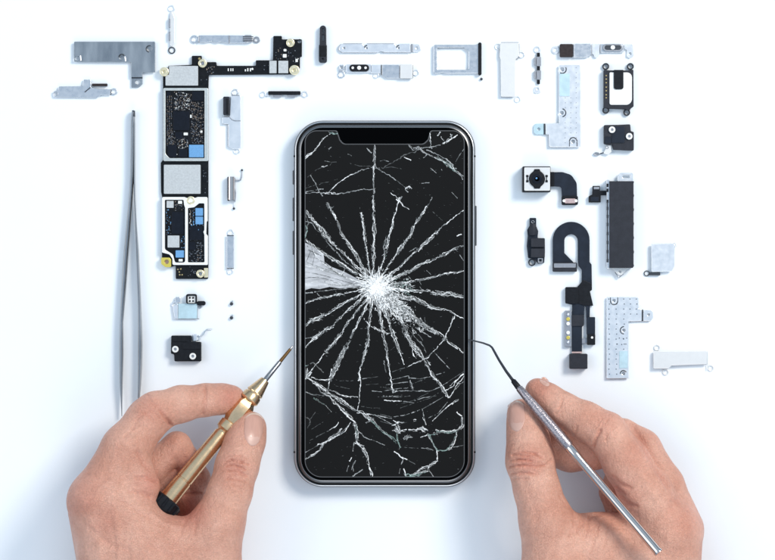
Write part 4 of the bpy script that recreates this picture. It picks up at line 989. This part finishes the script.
class Hand:
    def __init__(s, box, step):
        s.st = step; s.b0 = np.array(box[:3], float)
        n = [int((box[i + 3] - box[i]) / step) + 1 for i in range(3)]; s.n = n
        s.D = np.full(n, 60., np.float32)
    def cone(s, F, a, b, k=5):
        """a=(x,y,z,r) tapered limb segment, blended into field F"""
        ka = (H - a[2]) / H
        A = np.array(K_(*a[:3])); B = np.array(K_(*b[:3])); r1, r2 = a[3] * ka, b[3] * (H - b[2]) / H
        m = max(r1, r2) + 24
        lo = np.minimum(A, B) - m; hi = np.maximum(A, B) + m
        i0 = np.clip(((lo - s.b0) / s.st).astype(int), 0, s.n); i1 = np.clip(((hi - s.b0) / s.st).astype(int) + 1, 0, s.n)
        if np.any(i1 <= i0): return
        ax = [s.b0[d] + s.st * np.arange(i0[d], i1[d]) for d in range(3)]
        X, Y, Z = np.meshgrid(*ax, indexing='ij', sparse=True)
        ba = B - A; L2 = max(float(ba @ ba), 1e-6)
        t = np.clip(((X - A[0]) * ba[0] + (Y - A[1]) * ba[1] + (Z - A[2]) * ba[2]) / L2, 0, 1)
        d = np.sqrt((X - A[0] - t * ba[0]) ** 2 + (Y - A[1] - t * ba[1]) ** 2 + (Z - A[2] - t * ba[2]) ** 2) - (r1 + (r2 - r1) * t)
        sl = tuple(slice(i0[d_], i1[d_]) for d_ in range(3))
        F[sl] = smin(F[sl], d.astype(np.float32), k)
    def group(s, chains, k=5, kin=6):
        F = np.full(s.n, 60., np.float32)
        for ch in chains:
            for a, b in zip(ch, ch[1:]): s.cone(F, a, b, kin)
            if len(ch) == 1: s.cone(F, ch[0], ch[0], kin)
        s.D = smin(s.D, F, k)
    def mesh(s, creases, flush, relief=()):
        import openvdb as vdb
        g = vdb.FloatGrid(60.0); g.copyFromArray(np.ascontiguousarray(s.D, dtype=np.float32))
        pts, tris, quads = g.convertToPolygons(isovalue=0.0, adaptivity=0.0)
        P = pts.astype(float) * s.st + s.b0
        Q = quads[:, ::-1] if len(quads) else quads
        def normals(P):
            N = np.zeros_like(P); a = P[Q[:, 0]]; c = P[Q[:, 2]]; b = P[Q[:, 1]]; d = P[Q[:, 3]]
            fn = np.cross(c - a, d - b)
            for j in range(4): np.add.at(N, Q[:, j], fn)
            return N / (np.linalg.norm(N, axis=1, keepdims=True) + 1e-9)
        def smooth(P, it):
            for _ in range(it):
                A = np.zeros_like(P); cnt = np.zeros(len(P))
                for j in range(4):
                    for o in (1, 3):
                        np.add.at(A, Q[:, j], P[Q[:, (j + o) % 4]]); np.add.at(cnt, Q[:, j], 1)
                P = P * .4 + A / cnt[:, None] * .6
            return P
        P = smooth(P, 3)
        N = normals(P)
        ctr = P.mean(0)
        if ((P - ctr) * N).sum() < 0: N = -N; flip = True
        else: flip = False
        kk = H / (H - P[:, 2]); px = 387.5 + (P[:, 0] - 387.5) * kk; py = 280 + (P[:, 1] - 280) * kk
        disp = np.zeros(len(P))
        up = np.clip((N[:, 2] - .05) / .3, 0, 1)
        for pl, w, dep in creases:
            dm = np.full(len(P), 1e9)
            for (x0, y0), (x1, y1) in zip(pl, pl[1:]):
                dx, dy = x1 - x0, y1 - y0; L2 = dx * dx + dy * dy + 1e-6
                t = np.clip(((px - x0) * dx + (py - y0) * dy) / L2, 0, 1)
                dm = np.minimum(dm, np.hypot(px - x0 - t * dx, py - y0 - t * dy))
            disp -= (1.9 if dep > 0 else 1.5) * dep * np.exp(-(dm / w) ** 2) * up
        P2 = P + N * disp[:, None]
        fl = np.zeros(len(P))
        for x, y, r, a in flush: fl = np.maximum(fl, a * np.exp(-((px - x) ** 2 + (py - y) ** 2) / r ** 2))
        fl = fl + np.clip(-disp, 0, 2) * .09
        F = Q[:, ::-1] if flip else Q
        return P2, F, np.clip(fl, 0, 1), flip

def knuckle(cx, cy, ax, length, rows, wid, dep=.5, seed=1):
    """short irregular skin folds across a finger joint; ax = finger direction in degrees"""
    rg = random.Random(seed); a = math.radians(ax); d = (math.cos(a), math.sin(a)); p = (-d[1], d[0]); out = []
    for k in range(rows):
        t = (k + .5) / rows - .5; o = t * length + rg.uniform(-.8, .8); h_ = wid * (1 - 1.3 * t * t) * rg.uniform(.45, 1); c0 = rg.uniform(-.3, .3) * wid
        pts = []
        for j in range(5):
            u = (j / 4 - .5) * 2; q = c0 + u * h_; b = -t * 5 * (1 - u * u) + rg.uniform(-.7, .7)
            pts.append((cx + d[0] * (o + b) + p[0] * q, cy + d[1] * (o + b) + p[1] * q))
        out.append((pts, rg.uniform(.8, 1.2), dep * rg.uniform(.6, 1.2)))
    return out

def make_hand(label, origin, P, F, fl, nails):
    # layout y is down, so mirrored: reverse winding when converting
    me = bpy.data.meshes.new('hand')
    V = np.empty_like(P); V[:, 0] = (P[:, 0] - origin[0]) * S; V[:, 1] = (origin[1] - P[:, 1]) * S; V[:, 2] = P[:, 2] * S
    me.from_pydata(V.tolist(), [], F[:, ::-1].tolist())
    me.polygons.foreach_set('use_smooth', [True] * len(me.polygons)); me.materials.append(M['skin'])
    at = me.attributes.new('flush', 'FLOAT', 'POINT'); at.data.foreach_set('value', fl.astype(np.float32))
    me.validate()
    bm = bmesh.new(); bm.from_mesh(me); bmesh.ops.recalc_face_normals(bm, faces=bm.faces); bm.to_mesh(me); bm.free()
    ob = bpy.data.objects.new('hand', me); C.objects.link(ob)
    ob.location = ((origin[0] - 387.5) * S, (280 - origin[1]) * S, 0)
    ob['label'] = label; ob['category'] = 'hand'
    bvh = BVHTree.FromPolygons([tuple(p) for p in P], [tuple(f) for f in F])
    for nd in nails: make_nail(ob, origin, bvh, *nd)
    return ob

def make_nail(ob, o, bvh, base, tip, side, wid, lift=.55):
    """base/tip: photo points of the nail's root and free edge; wid half width; side: skew"""
    b = Vector(base); t = Vector(tip); ax = t - b; L = ax.length; ax.normalize(); pe = Vector((-ax.y, ax.x))
    nu, nv = 18, 22; vs = []; fs = []; mi = []
    for j in range(nv + 1):
        v = j / nv
        for i in range(nu + 1):
            u = i / nu * 2 - 1
            ww = wid * (1 - .22 * max(0, .35 - v) / .35) * (1 - .06 * max(0, v - .8) / .2)
            # rounded root and rounded free edge
            vv = v * L + (1 - v) * (u * u) * L * .20 - v * (abs(u) ** 2.2) * L * .16
            p2 = b + ax * vv + pe * (u * ww + side * u * u * 0)
            # drop a ray along the sight line of this point
            top = K_(p2.x, p2.y, 300); bot = K_(p2.x, p2.y, 0)
            d = Vector(bot) - Vector(top); hit = bvh.ray_cast(Vector(top), d.normalized())
            z = hit[0].z if hit[0] is not None else None
            q = hit[0] if hit[0] is not None else Vector(K_(p2.x, p2.y, 20))
            edge = min(1, (1 - abs(u)) * 5) * min(1, v * 6)
            vs.append([q.x, q.y, q.z, edge])
    # flatten a little: smooth heights
    W_ = nu + 1
    for it in range(3):
        zz = [a[2] for a in vs]
        for j in range(nv + 1):
            for i in range(1, nu): vs[j * W_ + i][2] = .5 * zz[j * W_ + i] + .25 * (zz[j * W_ + i - 1] + zz[j * W_ + i + 1])
    top = [(a[0], a[1], a[2] + lift * a[3] + .12) for a in vs]; bot = [(a[0], a[1], a[2] - 1.2) for a in vs]
    n = len(top)
    for j in range(nv):
        for i in range(nu):
            q = [j * W_ + i, j * W_ + i + 1, (j + 1) * W_ + i + 1, (j + 1) * W_ + i]; fs.append(q); mi.append(1 if j >= nv - 1 else 2 if j / nv < .26 - .12 * (i / nu * 2 - 1) ** 2 and abs(i / nu * 2 - 1) < .75 else 0)
    bd = [i for i in range(W_)] + [j * W_ + nu for j in range(1, nv + 1)] + [nv * W_ + i for i in range(nu - 1, -1, -1)] + [j * W_ for j in range(nv - 1, 0, -1)]
    for a, c in zip(bd, bd[1:] + bd[:1]): fs.append([a, c, c + n, a + n]); mi.append(0)
    me = bpy.data.meshes.new('fingernail'); me.from_pydata([xf(p, o) for p in top + bot], [], fs)
    me.materials.append(M['nail']); me.materials.append(M['nail_tip']); me.materials.append(M['lunula']); me.polygons.foreach_set('material_index', mi)
    me.polygons.foreach_set('use_smooth', [True] * len(fs))
    bm = bmesh.new(); bm.from_mesh(me); bmesh.ops.recalc_face_normals(bm, faces=bm.faces); bm.to_mesh(me); bm.free()
    nb = bpy.data.objects.new('fingernail', me); C.objects.link(nb); nb.parent = ob

STEP = .95
# --- hand holding the brass screwdriver
h = Hand((20, 360, 1, 300, 800, 150), STEP)
h.group([[(122, 640, 52, 44), (122, 800, 50, 46)], [(146, 600, 62, 54), (150, 700, 54, 52), (150, 800, 52, 50)], [(190, 600, 56, 46), (192, 800, 50, 44)]], 8, 14)   # wrist, forearm
h.group([[(100, 502, 82, 33), (117, 560, 78, 36), (132, 620, 66, 46)], [(118, 500, 84, 30), (150, 560, 74, 44), (150, 620, 62, 54)], [(150, 548, 72, 33), (176, 556, 70, 32), (188, 600, 60, 42)], [(97, 510, 50, 29), (122, 600, 48, 38)], [(130, 530, 36, 26), (150, 600, 44, 40)]], 14, 12)   # back of the hand
h.group([[(97, 500, 88, 27), (126, 449, 80, 24), (148, 419, 70, 20.5), (156, 412, 67, 19)], [(157, 411, 66, 19), (181, 404, 58, 17.4), (206, 400, 50, 15.4)], [(206, 400, 50, 15.2), (222, 399, 44, 14.2), (232, 398.5, 40, 13)]], 7, 7)   # index finger
h.group([[(136, 474, 86, 19), (140, 486, 84, 20)]], 7, 7)
h.group([[(139, 515, 88, 12), (150, 525, 88, 11), (168, 535, 84, 12)]], 7, 7)
h.group([[(120, 505, 52, 22), (150, 470, 46, 17), (177, 446, 42, 14)], [(177, 446, 42, 14), (188, 462, 38, 13.2), (197, 479, 33, 13)], [(197, 479, 33, 13), (194, 489, 27, 12), (186, 494, 24, 11)]], 4, 4)   # middle finger
h.group([[(128, 505, 46, 20), (166, 474, 33, 16), (186, 496, 28, 14)], [(186, 496, 28, 14), (192, 506, 26, 14), (190, 512, 25, 13)]], 1.6, 4)   # ring finger
h.group([[(120, 530, 24, 18), (160, 520, 20, 14), (176, 524, 17, 12)]], 2, 4)   # little finger
h.group([[(251, 426.5, 50, 15), (247, 437, 54, 17.6), (243, 447, 58, 18.8), (237, 466, 66, 20.6)], [(237, 466, 66, 20.6), (230, 492, 74, 21), (219, 522, 80, 25), (205, 575, 70, 36), (190, 640, 60, 44)]], 9, 8)   # thumb
h.group([[(176, 546, 84, 24), (206, 536, 82, 22)]], 14, 6)   # web of the thumb
cre = [([(171, 425), (166, 418), (161, 411)], 1.7, 1.1), ([(172, 427), (169, 420)], 1.6, .7), ([(205, 386), (206, 400), (203, 414)], 1.5, .8),
       ([(225, 462), (232, 459), (240, 461), (249, 465)], 1.0, 1.0), ([(226, 466), (234, 464), (246, 470)], .9, .8), ([(228, 471), (236, 470), (247, 476)], 1.0, .9), ([(227, 478), (238, 480), (247, 482)], 1.0, .7), ([(232, 484), (243, 487)], 1.2, .5), ([(227, 456), (240, 455), (248, 458)], 1.2, .4),
       ([(132, 428), (138, 418), (146, 412)], 1.6, .5), ([(124, 437), (134, 428), (142, 424)], 1.4, .4), ([(150, 470), (143, 463), (138, 452)], 2.2, .8), ([(157, 482), (148, 478), (136, 478)], 2, .8), ([(150, 497), (143, 493), (130, 492)], 1.8, .7),
       ([(96, 485), (108, 478)], 3, .5), ([(120, 500), (132, 508), (150, 518)], 2.2, .4), ([(185, 522), (180, 535), (172, 548)], 2, .5), ([(196, 520), (194, 535)], 1.8, .4), ([(92, 530), (110, 545), (128, 550)], 3, .5), ([(140, 530), (150, 545), (170, 556)], 3, .4),
       ([(180, 478), (185, 468), (186, 458)], 1.5, .5), ([(122, 466), (112, 500), (120, 545), (116, 580)], 3.4, -.6), ([(90, 520), (100, 545), (98, 580)], 4, -.6), ([(96, 500), (84, 503)], 5, -.8), ([(228, 500), (214, 530), (206, 560)], 4, -.5), ([(150, 512), (165, 524), (185, 528)], 2.2, -.7), ([(184, 494.5), (194, 493), (201, 493.5)], 1.2, 1.1)]
flu = [(236, 468, 13, .28), (232, 398, 15, .45), (188, 508, 16, .75), (80, 495, 22, .28), (150, 408, 16, .2), (181, 470, 20, .35), (152, 484, 14, .4), (248, 425, 16, .2), (100, 520, 18, .2)]
cre += knuckle(237, 468, 107, 22, 12, 12, .5, 3) + knuckle(206, 400, 172, 12, 5, 11, .35, 4) + knuckle(150, 408, 130, 20, 7, 13, .35, 5) + knuckle(196, 478, 60, 12, 4, 9, .35, 8)
P, F, fl, _ = h.mesh(cre, flu)
make_hand('hand at left with bent fingers pinching the brass screwdriver', (150, 520), P, F, fl, [((252.6, 446), (254.6, 412.8), 0, 9.6)])

# --- hand holding the steel probe
h = Hand((478, 350, 1, 745, 800, 150), STEP)
h.group([[(690, 620, 52, 42), (690, 800, 50, 44)], [(640, 620, 56, 52), (640, 800, 52, 50)], [(585, 640, 54, 46), (600, 800, 50, 46)]], 8, 14)
h.group([[(668, 533, 66, 35), (655, 600, 62, 44), (660, 640, 58, 46)], [(640, 560, 58, 40), (630, 620, 58, 50)], [(662, 540, 40, 32), (640, 620, 44, 40)], [(600, 566, 62, 34), (610, 620, 58, 46)]], 14, 12)
h.group([[(665, 532, 70, 32), (646, 494, 74, 26), (627, 463, 74, 23), (607, 434, 70, 20)], [(606, 432, 70, 20), (585, 421, 64, 18.6), (563, 410, 57, 16.8)], [(563, 410, 57, 16.6), (548, 399, 51, 14.6), (537.5, 390.5, 47, 12.4)]], 7, 7)   # index
h.group([[(674, 530, 54, 30), (660, 487, 52, 24), (640, 450, 50, 21), (622, 437, 46, 19)]], 3.5, 5)   # middle finger, first bone
h.group([[(622, 440, 40, 20), (594, 449, 36, 20), (570, 452.5, 33, 19), (553, 453, 31, 14)], [(590, 440, 40, 14), (566, 436, 38, 14), (552, 442, 34, 13)]], 3, 5)   # middle finger tip
h.group([[(664, 540, 36, 26), (636, 490, 30, 17), (620, 478, 24, 14)], [(620, 478, 24, 14), (612, 492, 21, 12), (616, 506, 20, 12)]], 3, 5)   # ring finger
h.group([[(664, 560, 24, 20), (640, 520, 18, 14), (622, 512, 15, 11)]], 3, 5)   # little finger
h.group([[(521.5, 413, 50, 14.2), (525, 425, 54, 17), (528.5, 442, 60, 20.4), (530, 461, 66, 23)], [(530, 461, 66, 23), (537, 490, 72, 22), (546, 520, 74, 26), (560, 575, 66, 38), (590, 640, 58, 44)]], 3.5, 8)   # thumb
h.group([[(572, 542, 66, 29), (600, 545, 60, 31), (632, 545, 52, 33)]], 10, 8)   # web
cre = [([(512, 455), (522, 452), (534, 453), (542, 458)], 1.0, .9), ([(510, 461), (520, 459), (532, 461)], .9, .8), ([(509, 467), (522, 465), (536, 467), (545, 465)], 1, .9), ([(511, 474), (524, 473), (538, 474)], 1.1, .8), ([(514, 479), (528, 479)], 1.2, .5),
       ([(600, 430), (596, 438), (593, 447)], 1.6, 1.3), ([(577, 427), (575, 434), (572, 440)], 1.2, .5), ([(563, 398), (560, 408)], 1.4, .4), ([(632, 424), (643, 443), (657, 467), (668, 486)], 3.0, 1.3),
       ([(552, 460), (548, 463)], 1.3, .8), ([(606, 512), (596, 514), (584, 520), (578, 532)], 2, .6), ([(574, 512), (575, 524), (570, 536)], 1.8, .5), ([(583, 513), (580, 526)], 1.6, .5), ([(590, 514), (588, 528), (584, 540)], 1.6, .5),
       ([(613, 477), (620, 484), (630, 488)], 2, .8), ([(620, 498), (626, 504), (636, 506)], 2.2, .9), ([(616, 488), (624, 494)], 1.6, .6), ([(560, 496), (566, 506), (574, 511)], 1.4, .3),
       ([(676, 500), (666, 514), (664, 530)], 4, .5), ([(524, 480), (532, 500), (536, 520)], 4, .3), ([(640, 475), (660, 505), (668, 540)], 4, -.7), ([(560, 530), (548, 548), (545, 570)], 4, -.5), ([(690, 520), (680, 545)], 5, -.6), ([(600, 520), (596, 536), (590, 552)], 1.4, .5), ([(610, 520), (608, 534), (604, 546)], 1.4, .4)]
flu = [(527, 462, 14, .38), (538, 390, 14, .3), (590, 470, 22, .35), (612, 494, 18, .6), (640, 455, 18, .18), (690, 520, 22, .22), (518, 412, 14, .2), (625, 500, 14, .35), (606, 420, 14, .2)]
cre += knuckle(528, 464, 88, 24, 12, 15, .55, 6) + knuckle(604, 428, 35, 22, 8, 14, .4, 7) + knuckle(562, 408, 28, 12, 5, 11, .35, 9) + knuckle(588, 530, 10, 34, 9, 12, .4, 10)
P, F, fl, _ = h.mesh(cre, flu)
make_hand('hand at right resting on its side and holding the thin steel probe', (620, 520), P, F, fl, [((516.5, 431.5), (516.2, 400.6), 0, 9.0), ((549, 385.6), (541, 378.2), 0, 3.6)])

# ------------------------------------------------------------------ brass screwdriver
T = Thing('precision_screwdriver', 'brass precision screwdriver with a black cap, its tip touching the left edge of the phone', 'screwdriver', 230, 420)
A = Vector((265, 380.2, 40)); Bq = Vector((160.5, 508.6, 74))
def on(s_): return A + (Bq - A) * (s_ / 165.5)
def lathe(prof, key, n=28, sq=None):
    q = MB(); pts = []; rr = []
    for s_, r in prof: p = on(s_); pts.append(K_(p.x, p.y, p.z)); rr.append(r)
    q.sweep(pts, rr, key, n); return q
q = lathe([(-44.5, .3), (-43, .9), (-40, 1.3), (-24, 1.6), (-23, 2.3), (-1, 2.6), (1, 2.6)], 'toolsteel', 14); T.part('blade', q)
q = lathe([(-40, 1.5), (-26, 1.8), (-24, 1.8)], 'brass_d', 14); T.part('blade_tip_plating', q)
T.part('collet', lathe([(-.5, 3.4), (0, 4.6), (2, 5.2), (14, 8.2), (16, 8.8), (17, 8.4), (17.2, 7.6), (18.4, 7.6), (18.6, 8.8), (20, 9.4), (25, 9.8), (26, 9.2), (27, 8)], 'brass'))
T.part('grip', lathe([(26, 7.6), (28, 8.2), (31, 10), (34, 10.6), (46, 10.6), (49, 10), (53, 8.4), (55, 7.6)], 'brass', 6))
T.part('ring', lathe([(54.5, 6.6), (55, 7.8), (55.8, 9.2), (60, 9.5), (64, 9.2), (65, 7.6), (66, 7.0), (66.4, 6.4), (69, 6.4)], 'brass'))
T.part('barrel', lathe([(68, 6), (68.4, 7.2), (70, 7.4), (128, 8.6), (128.3, 8.1), (129.4, 8.1), (129.8, 8.7), (153.4, 9.2), (154, 8.8)], 'brass'))
cap = MB()
cp = lathe([(152.5, 8.6), (153, 13.6), (154.5, 15.6), (164, 15.8), (167.5, 14), (167.6, 2)], 'black', 26)
cap = T.part('end_cap', cp)
q = MB()
for i in range(12):
    an = 2 * math.pi * i / 12; d = (Bq - A).normalized(); u = Vector((d.y, -d.x, 0)).normalized(); w = d.cross(u)
    a0 = on(155.5) + (u * math.cos(an) + w * math.sin(an)) * 15.6; a1 = on(165.5) + (u * math.cos(an) + w * math.sin(an)) * 15.9
    q.sweep([K_(*a0), K_(*a1)], [1.3, 1.3], 'black', 8)
T.sub('grip_ribs', q, cap)

# ------------------------------------------------------------------ steel probe
T = Thing('steel_probe', 'thin steel probe with a bent dark hook touching the right edge of the phone screen', 'probe', 560, 430)
q = MB(); q.sweep([K_(*p) for p in ((468.6, 339.6, 23), (474, 340.8, 25), (483, 343, 28), (489.5, 345.4, 30), (492, 347.4, 32), (494.6, 352, 35), (499, 360, 42), (506, 371, 52), (513.5, 381.2, 62))], [.5, .75, .9, 1.0, 1.1, 1.2, 1.25, 1.4, 1.6], 'fold', 12); T.part('hook', q)
q = MB(); q.sweep([K_(512.6, 379.8, 62), K_(513.4, 381, 62.6), K_(518.4, 387.4, 65), K_(519, 388.2, 65.5)], [1.6, 2.6, 3, 2.4], 'black', 16); T.part('collar', q)
A = Vector((518.2, 387, 65)); Bq = Vector((659.2, 553, 120))
def on2(s_): return A + (Bq - A) * s_
def rod(pr, key, n=24):
    q = MB(); q.sweep([K_(*on2(s_)) for s_, r in pr], [r for s_, r in pr], key, n); return q
T.part('knurled_grip', rod([(0, 2.4), (.008, 3.6), (.05, 4.1), (.15, 5.1), (.3, 5.5), (.355, 5.3), (.362, 4.6)], 'knurl'))
T.part('handle', rod([(.358, 4.2), (.366, 4.9), (.42, 4.5), (.43, 4.1), (.985, 4.4), (.99, 4.8), (1, 4.6), (1.001, 3)], 'chrome'))

# ------------------------------------------------------------------ camera, light
cam = bpy.data.cameras.new('camera'); co = bpy.data.objects.new('camera', cam); C.objects.link(co)
cam.sensor_fit = 'HORIZONTAL'; cam.sensor_width = 36; cam.lens = 36 * H / 775
co.location = (0, 0, H * S); cam.clip_start = .01; cam.clip_end = 20
sc.camera = co

w = bpy.data.worlds.new('World'); sc.world = w; w.use_nodes = True
nt = w.node_tree; bg = nt.nodes['Background']
tc = nt.nodes.new('ShaderNodeTexCoord'); sx = nt.nodes.new('ShaderNodeSeparateXYZ'); cr = nt.nodes.new('ShaderNodeValToRGB')
nt.links.new(tc.outputs['Generated'], sx.inputs[0]); nt.links.new(sx.outputs['Z'], cr.inputs[0]); nt.links.new(cr.outputs[0], bg.inputs[0])
e = cr.color_ramp.elements
e[0].position = .0; e[0].color = (.10, .12, .15, 1)
e[1].position = .95; e[1].color = (.58, .75, .96, 1)
x = cr.color_ramp.elements.new(.35); x.color = (.42, .56, .75, 1)
x = cr.color_ramp.elements.new(.62); x.color = (.58, .81, 1.0, 1)
bg.inputs[1].default_value = .86

def area(name, loc, size, power, col, sy=None):
    l = bpy.data.lights.new(name, 'AREA'); l.energy = power; l.color = col; l.size = size
    if sy: l.shape = 'RECTANGLE'; l.size_y = sy
    o = bpy.data.objects.new(name, l); C.objects.link(o); o.location = loc
    o.rotation_euler = (Vector((0, 0, 0)) - Vector(loc)).to_track_quat('-Z', 'Y').to_euler()
    return o
area('key_softbox', (.62, .50, .80), .34, 9.8, (1, .935, .845))
area('left_added_fill', (-.75, .10, .70), .6, 2.4, (1, .94, .88))  # added fill without a known source, brightens the table toward its edges
area('front_added_fill', (.1, -.85, .75), .5, 2.2, (1, .95, .90))  # added fill, lifts the hands and the lower part of the table

sc.view_settings.view_transform = 'Standard'; sc.view_settings.look = 'None'
sc.view_settings.exposure = 0; sc.view_settings.gamma = 1
sc.cycles.use_denoising = True
sc.cycles.max_bounces = 6
